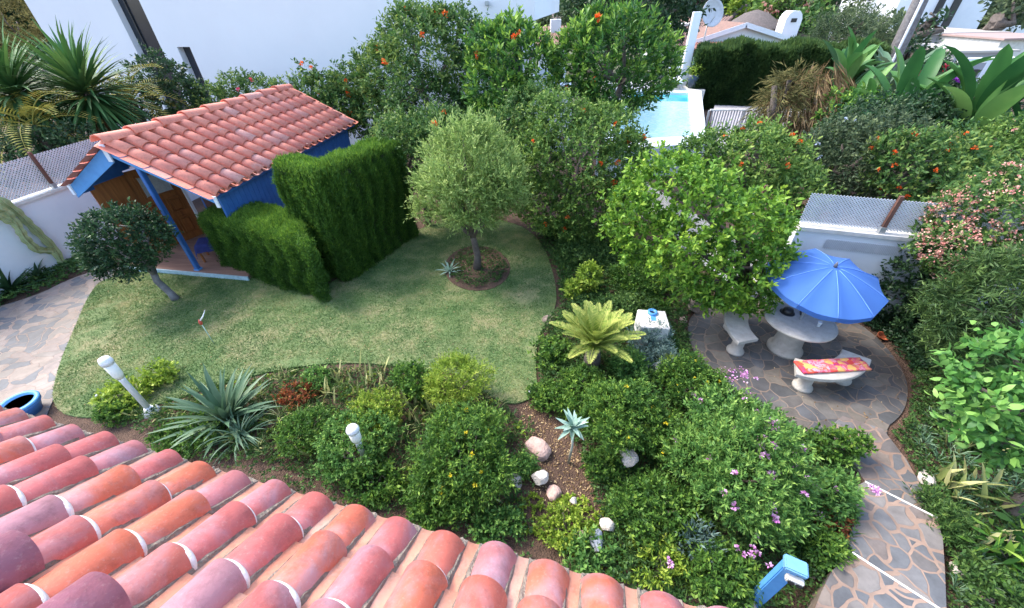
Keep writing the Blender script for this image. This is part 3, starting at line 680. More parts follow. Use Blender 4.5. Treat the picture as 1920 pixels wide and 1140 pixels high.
for i in range(-18, 10):
    v = -.035; j = 0; cx = PITCH * (i - .5)
    while v < 2.3:
        L = .285; c_ = T0b + EV * cx + UPV * v; tv = rng_.random(); vs = []
        for t_, li in ((0, .012), (1, -.004)):
            vs.append([bm.verts.new(c_ + UPV * (L * t_ + .006) + EV * (x * .034) + NR * (.030 + li - .005 * (1 - x * x))) for x in (-1, -.5, 0, .5, 1)])
        lo = [bm.verts.new(q.co - NR * .02) for q in vs[0]]
        for k in range(4):
            f = bm.faces.new((vs[0][k], vs[0][k + 1], vs[1][k + 1], vs[1][k])); f[tl] = tv; f.smooth = True
            f = bm.faces.new((vs[0][k + 1], vs[0][k], lo[k], lo[k + 1])); f[tl] = tv
        v += L
obj('channel_tiles', bm, TILECH, house)
# mortar bed between the tiles: a rough sheet
bm = bmesh.new(); nu, nv = 420, 60; rn = np.random.default_rng(8); grid = []
u0, u1_ = PITCH * -17.6, PITCH * 8.6
for a in range(nu + 1):
    row = []
    for b_ in range(nv + 1):
        uu = u0 + (u1_ - u0) * a / nu; vv = -.03 + 2.35 * b_ / nv
        ph = (uu / PITCH) % 1.0; ph = min(ph, 1 - ph)       # 0 at cover centre, .5 in the channel
        hgt = .046 if ph < .42 else .018
        row.append(bm.verts.new(T0b + EV * uu + UPV * (vv + (rn.random() - .5) * .012 * (b_ == 0)) + NR * (hgt + (rn.random() - .5) * .010)))
    grid.append(row)
for a in range(nu):
    for b_ in range(nv): bm.faces.new((grid[a][b_], grid[a + 1][b_], grid[a + 1][b_ + 1], grid[a][b_ + 1]))
for a in range(nu):
    l0 = [bm.verts.new(grid[a + k][0].co - NR * .05) for k in (0, 1)]; bm.faces.new((grid[a + 1][0], grid[a][0], l0[0], l0[1]))
gme = bpy.data.meshes.new('g'); bg_.to_mesh(gme); bg_.free(); n0 = len(bm.faces); bm.from_mesh(gme); bm.faces.ensure_lookup_table()
for f in bm.faces[n0:]: f.material_index = 1
mb = obj('mortar_bed', bm, MORTAR, house); mb.data.materials.append(GROUT)
bm = bmesh.new(); q = [T0b + EV * u0 + UPV * .0 - NR * .01, T0b + EV * u1_ - NR * .01, T0b + EV * u1_ + UPV * 2.3 - NR * .01, T0b + EV * u0 + UPV * 2.3 - NR * .01]
a = [bm.verts.new(p) for p in q]; b_ = [bm.verts.new(p - NR * .12) for p in q]; bm.faces.new(a); bm.faces.new(b_[::-1])
for k in range(4): bm.faces.new((a[k], b_[k], b_[(k + 1) % 4], a[(k + 1) % 4]))
bmesh.ops.recalc_face_normals(bm, faces=bm.faces[:]); obj('roof_slab', bm, WHITEC, house)
hp = T0b + UPV * .35; hp.z = 0
hb = bmesh.new(); dperp = Vector((-math.sin(ey), -math.cos(ey), 0))
c0 = hp + EV * u0; c1 = hp + EV * u1_
obj('wall', prism([(c0.x, c0.y), (c1.x, c1.y), (c1.x + dperp.x * 1.5, c1.y + dperp.y * 1.5), (c0.x + dperp.x * 1.5, c0.y + dperp.y * 1.5)], -.1, 3.15), WHITE, house)
# raised verge tiles at the near left corner
bm = bmesh.new(); tl = bm.faces.layers.float.new('tint')
for k, (px, py) in enumerate(((38, 1012), (196, 1092))):
    P_ = hit(px, py, T0 + NR * .07, NR)
    for j in range(3):
        barrel(bm, tl, P_ - NR * .10 + UPV * (j * .33), UPV, EV, NR, .40, .215, .25, .115, (.9, .7, .3)[j], 20, .018, True, .02)
obj('verge_tiles', bm, tilemat('verge_tile', (.40, .10, .09), (.46, .13, .13), (.26, .12, .18), .45, .35, .5), house)

# ================================================================== NEIGHBOUR HOUSE (left, white, modern)
RR = -U2                                   # runs to the right
A0 = atY(45, 0, 21.5); FN = -U1            # front plane
def fp(px, py): return hit(px, py, A0, U1)
nb = thing('white_villa', 'large white modern villa with narrow dark vertical windows behind the shed', 'house')
O = fp(45, 0); O.z = 0
sx = lambda px, py: (fp(px, py) - O).dot(RR)
xr = sx(1002, 38); zu = fp(940, 39).z; xo = sx(873, 40)
w1 = (sx(207, 0), sx(237, 0), sx(262, 60)); 
a1 = (sx(205, 0) + sx(266, 110)) / 2; a2 = (sx(262, 0) + sx(310, 110)) / 2
b1, b2, bz0, bz1 = sx(332, 89), (sx(357, 88) + sx(383, 155)) / 2, fp(382, 156).z, fp(345, 88).z
HT = 9.5
def wbox(parent, name, x0, x1, y0, y1, z0, z1, mat):
    """x along RR, y = depth behind the front plane"""
    c_ = O + RR * ((x0 + x1) / 2) + U1 * ((y0 + y1) / 2); c_.z = (z0 + z1) / 2
    return obj(name, bx(c_, (x1 - x0, y1 - y0, z1 - z0), Matrix.Rotation(-YAW, 3, 'Z')), mat, parent)
VW = pmat('villa_render', (.74, .75, .77), (.69, .70, .725), .8, .35, .08, 50)
bm = bmesh.new()
def wb(x0, x1, y0, y1, z0, z1):
    c_ = O + RR * ((x0 + x1) / 2) + U1 * ((y0 + y1) / 2); c_.z = (z0 + z1) / 2; box(bm, c_, (x1 - x0, y1 - y0, z1 - z0), Matrix.Rotation(-YAW, 3, 'Z'))
zb = max(0.4, bz0 - 1.2)
wb(0, a1, 0, .4, 0, HT); wb(a2, b1, 0, .4, 0, HT); wb(b1, b2, 0, .4, bz1, HT); wb(b1, b2, 0, .4, 0, zb); wb(b2, xo, 0, .4, 0, HT); wb(xo, xr, 0, .4, zu, HT)
wb(0, .4, .4, 12, 0, HT); wb(xr - .4, xr, .4, 12, zu, HT); wb(xo, xr - .4, .4, 3.0, zu, zu + .25); wb(xo - .4, xo, .4, 3.0, 0, zu)
wb(.4, xr - .4, .5, 12, HT - .3, HT - .001)
obj('wall', bm, VW, nb)
wbox(nb, 'window', a1 + .001, a2 - .001, .28, .32, 0.5, HT, pmat('dark_glass', (.03, .035, .045), (.02, .025, .03), .15, 1))
wbox(nb, 'window_frame', a1 + .30, a1 + .36, .22, .28, 0.5, HT, DARK)
wbox(nb, 'window', b1 + .001, b2 - .001, .28, .32, zb, bz1, pmat('dark_glass_b', (.03, .035, .045), (.02, .025, .03), .15, 1))
wbox(nb, 'lower_wall', xo, xr - .6, 3.0, 3.2, 0, zu - .01, VW)
wbox(nb, 'sliding_window', xo + .3, xr - .9, 2.9, 2.96, .2, zu - .1, DARK)
wbox(nb, 'column', xr - .42, xr - .02, .1, .5, 0, zu - .002, VW)
sp = fp(913, 6); obj('security_light', bx((sp.x, sp.y - .12, sp.z), (.14, .2, .14), None, .02), METALG, nb)
# ================================================================== POOL AREA
pool = thing('swimming_pool', 'raised white rimmed turquoise swimming pool beyond the orange flowering shrubs', 'pool')
PZ = 1.05
c = {k: at(x, y, PZ) for k, (x, y) in dict(nl=(1120, 282), nr=(1326, 268), fr=(1315, 170), fl=(1175, 166)).items()}
inn = {k: at(x, y, PZ) for k, (x, y) in dict(nl=(1150, 262), nr=(1303, 254), fr=(1291, 174), fl=(1185, 171)).items()}
pl = [(v.x, v.y) for v in (c['nl'], c['nr'], c['fr'], c['fl'])]; il = [(v.x, v.y) for v in (inn['nl'], inn['nr'], inn['fr'], inn['fl'])]
bm = bmesh.new()
O_ = [bm.verts.new((*p, PZ)) for p in pl]; I_ = [bm.verts.new((*p, PZ)) for p in il]; Ob = [bm.verts.new((*p, 0)) for p in pl]; Ib = [bm.verts.new((*p, PZ - .9)) for p in il]
for k in range(4):
    j = (k + 1) % 4; bm.faces.new((O_[k], O_[j], I_[j], I_[k])); bm.faces.new((O_[k], Ob[k], Ob[j], O_[j])); bm.faces.new((I_[k], I_[j], Ib[j], Ib[k]))
bm.faces.new(Ib); bmesh.ops.recalc_face_normals(bm, faces=bm.faces[:])
obj('pool_shell', bm, pmat('pool_plaster', (.78, .82, .82), (.70, .76, .77), .6, 2), pool)
m, t, b = newmat('pool_water'); g = N(t, 'ShaderNodeTexCoord'); n1 = N(t, 'ShaderNodeTexNoise', Scale=5., Detail=3., Distortion=1.5); t.links.new(g.outputs['Object'], n1.inputs['Vector'])
r1 = ramp(t, n1.outputs['Fac'], [(.35, (.36, .66, .66)), (.65, (.55, .76, .74))]); t.links.new(r1.outputs[0], b.inputs['Base Color']); b.inputs['Roughness'].default_value = .12  # noise tones paint caustic light into the water colour
bp = N(t, 'ShaderNodeBump', Strength=.25, Distance=.05); t.links.new(n1.outputs['Fac'], bp.inputs['Height']); t.links.new(bp.outputs[0], b.inputs['Normal'])
def lerp2(a, b_, f): return (a[0] + (b_[0] - a[0]) * f, a[1] + (b_[1] - a[1]) * f)
bm = bmesh.new(); bm.faces.new([bm.verts.new((*p, PZ - .12)) for p in (il[0], il[1], lerp2(il[1], il[2], .8), lerp2(il[0], il[3], .8))]); obj('water', bm, m, pool)
SHADE = pmat('painted_shade', (.03, .38, .45), (.05, .46, .52), .1, 4)  # dark teal paints the far wall's shade and shadow onto the water
bm = bmesh.new(); bm.faces.new([bm.verts.new((*p, PZ - .12)) for p in (lerp2(il[0], il[3], .8), lerp2(il[1], il[2], .8), il[2], il[3])]); obj('painted_shade', bm, SHADE, pool)
tp_ = [at(1150, 168, PZ), at(1322, 170, PZ), at(1322, 150, PZ), at(1120, 150, PZ)]
obj('pool_terrace', prism([(p.x, p.y) for p in tp_], 0, PZ + .02), WHITEC, kind='structure')
cb = at(1278, 160, PZ); ct = zat(1297, 22, cb)
tag(obj('white_pillar', bx((cb.x, cb.y, (PZ + ct) / 2), (.42, .42, ct - PZ), Matrix.Rotation(-YAW, 3, 'Z'), .02), WHITE), 'tall white pillar at the far end of the pool', 'pillar')
m, t, b = newmat('green_glass'); b.inputs['Base Color'].default_value = (.55, .75, .70, 1); b.inputs['Roughness'].default_value = .05
tr = N(t, 'ShaderNodeBsdfTransparent'); tr.inputs[0].default_value = (.75, .92, .88, 1); mx = N(t, 'ShaderNodeMixShader'); mx.inputs[0].default_value = .65
t.links.new(b.outputs[0], mx.inputs[1]); t.links.new(tr.outputs[0], mx.inputs[2]); t.links.new(mx.outputs[0], t.nodes['Material Output'].inputs[0]); GLASS = m
g0 = at(1288, 164, PZ); g1 = at(1309, 166, PZ); gs = thing('glass_screen', 'pale green glass wind screen standing by the pool pillar', 'screen')
gz = zat(1313, 108, g1)
obj('glass_pane', prism([(g0.x, g0.y), (g1.x, g1.y), (g1.x, g1.y + .02), (g0.x, g0.y + .02)], PZ, gz), GLASS, gs)
obj('glass_pane', prism([(g1.x, g1.y), (g1.x + .6, g1.y + 2.6), (g1.x + .58, g1.y + 2.62), (g1.x - .02, g1.y + .02)], PZ, gz), GLASS, gs)
obj('frame', bx((g1.x, g1.y, (PZ + gz) / 2), (.05, .05, gz - PZ)), METALG, gs)
pp = at(1296, 166, PZ); pot = thing('planter', 'dark blue grey planter with a small green plant at the pool edge', 'planter', (pp.x, pp.y, PZ + .02))
obj('pot', lathe([(.20, 0), (.26, .3), (.34, .68), (.30, .68), (.28, .6)], 20), pmat('slate_pot', (.04, .07, .10), (.03, .05, .08), .4, 5), pot)
rn = np.random.default_rng(2); q = sprigs([((0, 0, .85), (.3, .3, .25))], 60, 6, .16, .06, rn); leafmesh('foliage', *q, MT['lime'], pot, rn)
lb_ = at(1272, 166, PZ); ln = thing('sun_bed', 'white cushioned sun bed beside the pool pillar', 'sun bed', (lb_.x - .2, lb_.y + .3, PZ + .02), R(80))
obj('cushion', bx((0, 0, .40), (1.7, .7, .12), None, .04), WHITE, ln); obj('backrest', bx((.8, 0, .66), (.1, .7, .6), Matrix.Rotation(.4, 3, 'Y'), .03), WHITE, ln)
for x in (-.7, .7):
    for y in (-.28, .28): obj('leg', bx((x, y, .17), (.05, .05, .34)), METALG, ln)
# paved yard and slatted fence right of the pool
yd = [at(x, y, .3) for x, y in ((1326, 280), (1450, 262), (1560, 205), (1340, 195))]
obj('yard', prism([(p.x, p.y) for p in yd], 0, .3), pmat('yard_paving', (.40, .38, .38), (.32, .30, .31), .8, 2), kind='structure')
sa, sb_ = at(1322, 243, .3), at(1452, 243, .3); sf = thing('slat_fence', 'low grey timber slat fence between the pool and dark hedge', 'fence')
d = (sb_ - sa).normalized(); l = (sb_ - sa).length; szt = zat(1380, 206, (sa + sb_) / 2)
bm = bmesh.new(); x = 0
while x < l: q = sa + d * x; box(bm, (q.x, q.y, (.3 + szt) / 2), (.055, .02, szt - .3), Matrix.Rotation(math.atan2(d.y, d.x), 3, 'Z')); x += .12
obj('slat_panel', bm, pmat('grey_timber', (.42, .40, .40), (.30, .28, .28), .8, 9), sf)
obj('rail', obox(None, sa - Vector((0, .04, 0)), d, l, .09, szt, szt + .06), WHITEC, sf)
for k in (0, .5, 1): q = sa + d * (l * k); obj('post', bx((q.x, q.y + .06, (.3 + szt) / 2), (.08, .08, szt - .3)), METALG, sf)
# white terrace walls seen between the shrubs left of the pool
tb = atY(1035, 195, 16.5)
tw = thing('terrace_wall', 'white stepped terrace wall glimpsed between two trees beside the pool', 'wall')
for (x0, x1, y_, Y_) in ((1000, 1075, 160, 17.5), (990, 1060, 128, 20.)):
    a, b_ = atY(x0, y_, Y_), atY(x1, y_, Y_); obj('wall_face', prism([(a.x, Y_), (b_.x, Y_), (b_.x, Y_ + .6), (a.x, Y_ + .6)], 0, (a.z + b_.z) / 2), WHITE, tw)
# ================================================================== CLIPPED HEDGES
def clipped(label, mat, corners, h, n, L, W, seed, name='clipped_hedge', inner=True, side=.5, lean=.0, topr=.12, dens=1., ragged=0.):
    """hedge over a ground polygon (4 corners) with upright feathery shoots"""
    rng = np.random.default_rng(seed); cx = sum((c_ for c_ in corners), Vector()) / 4
    root = thing(name, label, 'hedge', (cx.x, cx.y, 0)); Q = [c_ - cx for c_ in corners]
    faces = []; 
    for k in range(4):
        a, b_ = Q[k], Q[(k + 1) % 4]; faces.append((a, b_, (b_ - a).length * h))
    top = ((Q[1] - Q[0]).length + (Q[2] - Q[3]).length) / 2 * ((Q[3] - Q[0]).length + (Q[2] - Q[1]).length) / 2
    tot = sum(f[2] for f in faces) + top; PP = []; NN = []; TT = []
    for a, b_, ar in faces:
        m_ = int(n * ar / tot); u = rng.random(m_); v = rng.random(m_); nr = Vector(((b_ - a).y, -(b_ - a).x, 0)).normalized()
        if nr.dot((a + b_) / 2) < 0: nr = -nr
        bulge = .03 * np.sin(u * 9 + v * 5 + seed) + .03 * np.sin(u * 41 + np.sin(v * 7) * 2) + .02 * np.sin(v * 17 + u * 13) + rng.normal(size=m_) * .03 - topr * (v > .85) * (v - .85) / .15
        p = np.array(a)[None] * (1 - u[:, None]) + np.array(b_)[None] * u[:, None] + np.array(nr)[None] * bulge[:, None]
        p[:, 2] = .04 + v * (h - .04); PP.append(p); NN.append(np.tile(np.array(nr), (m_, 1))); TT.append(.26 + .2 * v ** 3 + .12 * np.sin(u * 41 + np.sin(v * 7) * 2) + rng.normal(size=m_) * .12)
    m_ = int(n * top / tot * 1.3); u = rng.random(m_)[:, None]; v = rng.random(m_)[:, None]; q = [np.array(x) for x in Q]
    p = q[0] * (1 - u) * (1 - v) + q[1] * u * (1 - v) + q[2] * u * v + q[3] * (1 - u) * v
    e_ = np.minimum(np.minimum(u, 1 - u), np.minimum(v, 1 - v))[:, 0]
    p[:, 2] = h + .05 * np.sin(p[:, 0] * 6 + seed) * np.cos(p[:, 1] * 5) + rng.normal(size=m_) * .03 - topr * np.exp(-e_ * 14)
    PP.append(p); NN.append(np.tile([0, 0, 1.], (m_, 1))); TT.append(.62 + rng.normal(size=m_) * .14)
    P = np.concatenate(PP); P[:, 2] += ragged * (np.sin(P[:, 0] * 2.3) + np.sin(P[:, 0] * 5.1 + P[:, 1])) * (P[:, 2] / h) ** 4; Nn = np.concatenate(NN); T = np.concatenate(TT)
    k = 3; P = np.repeat(P, k, 0) + rng.normal(size=(len(P) * k, 3)) * .02; Nn = np.repeat(Nn, k, 0); T = np.repeat(T, k) + rng.normal(size=len(P)) * .05
    D = unit(Nn * side + np.array([lean, 0, 1.]) + rng.normal(size=P.shape) * .42)
    leafmesh('foliage', P - D * L * .4, D, L * (.6 + .8 * rng.random(len(P))), W, T, MT[mat], root, rng)
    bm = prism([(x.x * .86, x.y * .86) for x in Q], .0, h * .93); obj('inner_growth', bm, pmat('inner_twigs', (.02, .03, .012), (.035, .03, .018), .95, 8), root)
    return root
# low block: top corners read from the picture at its own height
def top4(pts, z): return [Vector((p.x, p.y, 0)) for p in (at(x, y, z) for x, y in pts)]
gv_ = lambda x, y: Vector((at(x, y).x, at(x, y).y, 0))
tz_ = lambda x, y, z: Vector((at(x, y, z).x, at(x, y, z).y, 0))
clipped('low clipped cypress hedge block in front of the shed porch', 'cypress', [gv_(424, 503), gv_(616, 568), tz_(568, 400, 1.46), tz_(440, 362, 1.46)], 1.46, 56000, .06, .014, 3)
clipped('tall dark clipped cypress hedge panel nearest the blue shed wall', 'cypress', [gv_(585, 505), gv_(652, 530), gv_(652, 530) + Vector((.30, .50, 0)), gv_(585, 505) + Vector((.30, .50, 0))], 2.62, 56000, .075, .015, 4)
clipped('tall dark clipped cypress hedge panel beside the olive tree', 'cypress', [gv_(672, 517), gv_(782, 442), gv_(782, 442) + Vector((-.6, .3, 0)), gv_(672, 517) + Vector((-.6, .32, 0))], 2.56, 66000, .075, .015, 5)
# far clipped hedge
fb = [Vector((p.x, p.y, 0)) for p in (at(1306, 205), at(1530, 215))]; ddv = (fb[1] - fb[0]).normalized(); dn_ = Vector((-ddv.y, ddv.x, 0))
fhh = zat(1420, 92, (fb[0] + fb[1]) / 2)
clipped('long tall dark green hedge behind the pool yard slat fence', 'cypressdark', [fb[0] - ddv * .5, fb[1] + ddv * 2, fb[1] + ddv * 2 + dn_ * 1.6, fb[0] - ddv * .5 + dn_ * 1.6], fhh, 30000, .34, .08, 6, side=1.4, ragged=.12)

# ================================================================== TREES
def tall(label, mat, px, pyt, hw, Y, name='shrub', cat='shrub', zb=.0, rzf=None, pyb=None, **kw):
    T = atY(px, pyt, Y); zt = T.z
    pm = atY(px, pyt + (pyb - pyt) * .5 if pyb else pyt + hw, Y); r = hw * depth(pm) / FPX
    zlo = zb if pyb is None else max(zb, atY(px, pyb, Y).z)
    x = pm.x; rz = (zt - zlo) / 2
    return plant(name, label, cat, mat, (x, Y, 0), r, rz, (zt + zlo) / 2, **kw)
def lobpx(pts, Y, base, ry=.9):
    o = []
    for px, py, r_, dy in pts:
        c_ = atY(px, py, Y + dy); rr = r_ * depth(c_) / FPX; o.append(((c_.x - base[0], c_.y - base[1], c_.z - base[2]), (rr, rr * ry, rr * .85)))
    return o
def lplant(name, label, cat, mat, basepx, pts, bz=0, **kw):
    b_ = at(*basepx) if len(basepx) == 2 else Vector(basepx); lb = lobpx(pts, b_.y, b_); rx = max(abs(l[0][0]) for l in lb) + .3
    return plant(name, label, cat, mat, tuple(b_), rx, 1, np.mean([l[0][2] for l in lb]), lobes=lb, **kw)
# central olive like tree
oc = at(895, 505); ozt = zat(880, 218, oc); ozb = zat(885, 430, oc) ; pm_ = Vector((oc.x, oc.y, (ozt + ozb) / 2)); orr = 110 * depth(pm_) / FPX
lplant('olive_tree', 'round headed pale green olive tree on the lawn in a circular bed', 'tree', 'olive', (oc.x, oc.y, .04),
       [(880, 370, 62, 0), (822, 370, 40, 0), (940, 362, 38, 0), (875, 315, 68, 0), (838, 298, 40, .2), (922, 300, 45, .2), (868, 262, 34, 0), (955, 325, 28, 0), (805, 335, 30, 0), (880, 385, 42, -.5), (840, 340, 42, -.4), (925, 345, 42, -.4), (900, 350, 50, .6), (828, 248, 17, .1), (915, 245, 22, .2), (795, 392, 26, 0), (968, 372, 22, 0), (850, 400, 26, -.2), (925, 395, 24, 0), (885, 232, 14, .1)],
       k=9, L=.095, W=.024, cov=2.3, cap=13000, up=.7, spread=.5, trunk=.085, bark=BARK, limbs=9, twig=.26, jit=.45, trunkpts=[(0, 0, -.05), (.03, 0, .35), (-.02, .02, .7), (-.05, 0, .95)], shell=(.6, 1.15), cull=.6)

# small dark tree near the shed
tb_ = at(330, 562); 
dzt = zat(250, 385, tb_); cx_ = hit(232, 452, tb_, Vector((0, 1, 0)))
rx_ = 82 * depth(cx_) / FPX; off = cx_.x - tb_.x
lbs = [((off + dx, dy, cx_.z + dz - .0), (rr, rr, rr * .8)) for dx, dy, dz, rr in ((0, 0, 0, rx_ * .75), (-rx_ * .55, 0, .05, rx_ * .42), (rx_ * .5, .1, .02, rx_ * .45), (.1, -.2, .28, rx_ * .5), (-.2, .3, .2, rx_ * .5), (rx_ * .1, -.3, -.22, rx_ * .5), (rx_ * .35, .2, .32, rx_ * .4), (-rx_ * .3, -.2, -.15, rx_ * .45))]
plant('citrus_tree', 'small dark leaved tree with a leaning grey trunk in front of the shed porch', 'tree', 'dark', (tb_.x, tb_.y, 0), rx_, rx_ * .8, cx_.z, lobes=lbs, k=8, L=.06, W=.026, cov=2.4, cap=9000, up=.2, bark=BARKG, trunk=.075,
      trunkpts=[(.02, 0, -.05), (-.02, 0, .18), (-.16, .02, .5), (off * .35, 0, .78)], limbs=5, shell=(.75, 1.12))
# lemon tree right of centre
lt_ = at(1385, 600); LY = lt_.y
lplant('lemon_tree', 'bright yellow green lemon tree beside the stone table and patio', 'tree', 'lemon', (lt_.x, LY, 0), [(1250, 360, 75, .6), (1190, 400, 55, .5), (1320, 400, 80, .2), (1400, 430, 72, 0), (1290, 460, 75, -.1), (1380, 500, 75, -.2), (1430, 480, 52, -.2), (1330, 520, 60, -.2), (1260, 330, 42, .8), (1210, 450, 50, .4), (1400, 550, 42, -.35), (1350, 540, 40, -.35)],
       k=9, L=.072, W=.034, cov=2.8, cap=19000, up=.5, trunk=.07, limbs=8, shell=(.65, 1.2), cull=.75, trunkpts=[(0, 0, -.05), (-.02, 0, .5), (-.1, 0, .9)])
# glossy tree left of the pool
lplant('glossy_tree', 'tree with bright green shoot tips standing left of the pool', 'tree', 'glossy', (atY(1160, 100, 13.2).x, 13.2, 0), [(1150, 110, 85, 0), (1100, 80, 45, 0), (1170, 60, 42, .3), (1220, 100, 45, .2), (1090, 130, 55, 0), (1160, 160, 65, -.2), (1235, 130, 38, .2), (1120, 55, 35, .3), (1200, 150, 50, 0), (1075, 100, 35, .2)],
       k=9, L=.14, W=.045, cov=2.8, cap=9000, up=.9, spread=.6, trunk=.1, flowers=('orangef', 3, .10, None))
# orange flowering masses
TK = dict(k=7, L=.085, W=.036, cov=2.8, cap=15000, up=.5, trunk=.07, shell=(.74, 1.12))
lplant('flowering_tree', 'very tall dark shrub with scattered orange flowers against the white villa', 'tree', 'teco', (atY(800, 150, 15).x, 15., 0),
       [(800, 110, 85, 0), (735, 150, 62, .3), (770, 55, 40, .2), (860, 75, 55, .2), (720, 215, 55, .3), (800, 200, 90, -.4), (880, 150, 65, 0), (655, 185, 42, .6), (830, 40, 28, .3), (900, 240, 60, -.5), (700, 120, 32, .5), (763, 28, 20, .2), (640, 215, 36, .8), (815, 30, 16, .2), (720, 80, 18, .3)], flowers=('orangef', 15, .10, None), **{**TK, 'L': .11, 'W': .046})
lplant('flowering_tree', 'leafy green tree between the tall orange flowered shrub and the bright tipped tree', 'tree', 'glossy', (atY(960, 120, 12.6).x, 12.6, 0),
       [(955, 110, 60, 0), (930, 170, 55, -.2), (1000, 130, 50, .2), (960, 70, 38, .3), (1000, 90, 32, .4), (950, 210, 55, -.3), (915, 90, 40, .3)], k=8, L=.12, W=.045, cov=2.6, cap=8000, up=.8, spread=.6, trunk=.08, flowers=('orangef', 3, .09, None))
lplant('flowering_shrub', 'wide green shrub with orange flowers right behind the olive tree', 'shrub', 'teco2', (atY(1080, 330, 9.6).x, 9.6, 0),
       [(1080, 300, 90, 0), (1130, 250, 55, .3), (1050, 230, 55, .4), (1010, 300, 60, .2), (1150, 320, 65, 0), (1100, 380, 70, -.3), (1040, 380, 60, -.2), (1160, 380, 45, -.3), (1180, 280, 35, .3)], flowers=('orangef', 12, .07, None), **TK)
lplant('flowering_shrub', 'orange flowered shrub between the lemon tree and the mesh fence', 'shrub', 'teco2', (atY(1420, 330, 8.2).x, 8.2, 0),
       [(1400, 310, 70, 0), (1340, 290, 50, .3), (1450, 300, 55, .2), (1470, 370, 60, -.2), (1410, 260, 35, .3), (1310, 290, 35, .4), (1500, 340, 38, .1), (1480, 430, 40, -.4), (1430, 380, 55, -.2)], flowers=('orangef', 13, .055, None), **TK)
lplant('flowering_shrub', 'dark shrub filling the gap between tall hedge and olive tree', 'shrub', 'teco', (atY(790, 330, 10.6).x, 10.6, 0), [(790, 300, 60, 0), (830, 260, 60, 0), (760, 260, 50, 0), (960, 260, 60, .2), (1000, 200, 45, .6), (900, 300, 70, -.2)], flowers=('orangef', 3, .08, None), **TK)
# behind the shed
SB = dict(k=7, L=.10, W=.045, cov=2.3, cap=6000, up=.4, trunk=.05, shell=(.7, 1.15))
lplant('garden_tree', 'dark green bushy tree rising behind the shed ridge left of the small villa window', 'tree', 'dark', (atY(300, 170, 15.5).x, 15.5, 0), [(300, 140, 38, 0), (270, 190, 45, 0), (330, 190, 45, 0), (295, 230, 50, -.4), (350, 165, 22, 0), (250, 230, 40, -.2)], **SB)
lplant('shrub', 'loose red tinged shrub behind the middle of the shed ridge', 'shrub', 'teco', (atY(430, 180, 15.8).x, 15.8, 0), [(400, 190, 32, 0), (440, 175, 34, 0), (480, 175, 36, 0), (450, 210, 40, 0), (380, 210, 30, 0)], flowers=('redf', 4, .07, None), **SB)
lplant('shrub', 'wispy shrub with upright shoots behind the far end of the shed', 'shrub', 'teco', (atY(570, 170, 15.4).x, 15.4, 0), [(530, 185, 32, 0), (580, 180, 36, 0), (610, 165, 30, 0), (630, 200, 45, 0), (570, 215, 40, 0), (590, 135, 12, 0), (565, 125, 9, 0), (650, 150, 30, 0)], flowers=('orangef', 4, .07, None), **SB)
# ------------------------------------------------------------------ palms and yuccas, far left
def yucca(label, px, py, r_, Y, n, seed, skirt=(40, 80)):
    c_ = atY(px, py, Y); rng = random.Random(seed); L = r_ * depth(c_) / FPX; root = thing('yucca', label, 'yucca', (c_.x, Y, 0))
    bm = bmesh.new(); tl = bm.faces.layers.float.new('tint')
    for i in range(n):
        e = 1.4 - 2.2 * (i / n) ** .75 + rng.uniform(-.1, .1)
        strap(bm, (rng.uniform(-.06, .06), rng.uniform(-.06, .06), c_.z - .35 * (i / n)), i * 2.4 + rng.uniform(-.2, .2), L * rng.uniform(.8, 1.1), .125, e, rng.uniform(.3, 1.0), tl, min(1, max(0, rng.gauss(.72 - .45 * i / n, .15))), 4, .15)
    obj('leaves', bm, MT['yucca'], root)
    bm = bmesh.new(); tl = bm.faces.layers.float.new('tint')
    for i in range(110):
        strap(bm, (rng.uniform(-.12, .12), rng.uniform(-.12, .12), c_.z - .35 - rng.random() * .6), i * 2.4, L * rng.uniform(.6, .95), .06, rng.uniform(-1.5, -1.05), rng.uniform(-.1, .35), tl, rng.random(), 3, .1)
    obj('dead_leaf_skirt', bm, MT['dry'], root)
    bm = bmesh.new(); tube(bm, [(.1, .1, 0), (0, 0, c_.z * .6), (0, 0, c_.z - .1)], [.16, .12, .11], 10); obj('trunk', bm, BARK, root)
    return root
yucca('spiky green yucca head at the left picture edge', 22, 165, 118, 12.6, 330, 1)
yucca('spiky dark green yucca head in front of the white villa corner', 158, 165, 112, 13.2, 340, 2)
def frond(bm, tl, base, az, L, e, curve, rng, n=26, lw=.035, ll=.38, vee=.5, rach=.02):
    p = Vector(base); pts = [p.copy()]
    for i in range(n):
        f = i / n; d = Vector((math.cos(az) * math.cos(e), math.sin(az) * math.cos(e), math.sin(e))); s = Vector((-math.sin(az), math.cos(az), 0)); nn = s.cross(d) * -1
        p = p + d * (L / n); e -= curve / n * (.5 + f); pts.append(p.copy())
        if f < .12: continue
        l_ = ll * math.sin(math.pi * min(1, .16 + f * .84)) ** .6 * rng.uniform(.85, 1.1)
        for sg in (1, -1):
            dl = (s * sg + d * .55 + nn * vee).normalized(); a = p; q = dl.cross(nn).normalized() * lw * .5
            v = [bm.verts.new(a - q * .4), bm.verts.new(a + dl * l_ * .5 - q), bm.verts.new(a + dl * l_ - Z * l_ * .12), bm.verts.new(a + dl * l_ * .5 + q)]
            fc = bm.faces.new(v); fc[tl] = min(1, max(0, rng.gauss(.5 + .3 * f, .12)))
    k = len(bm.faces); tube(bm, pts[::3] + [pts[-1]], [rach * (1 - .8 * i / (len(pts[::3]))) for i in range(len(pts[::3]) + 1)], 5)
    bm.faces.ensure_lookup_table()
    for fc in bm.faces[k:]: fc[tl] = .75
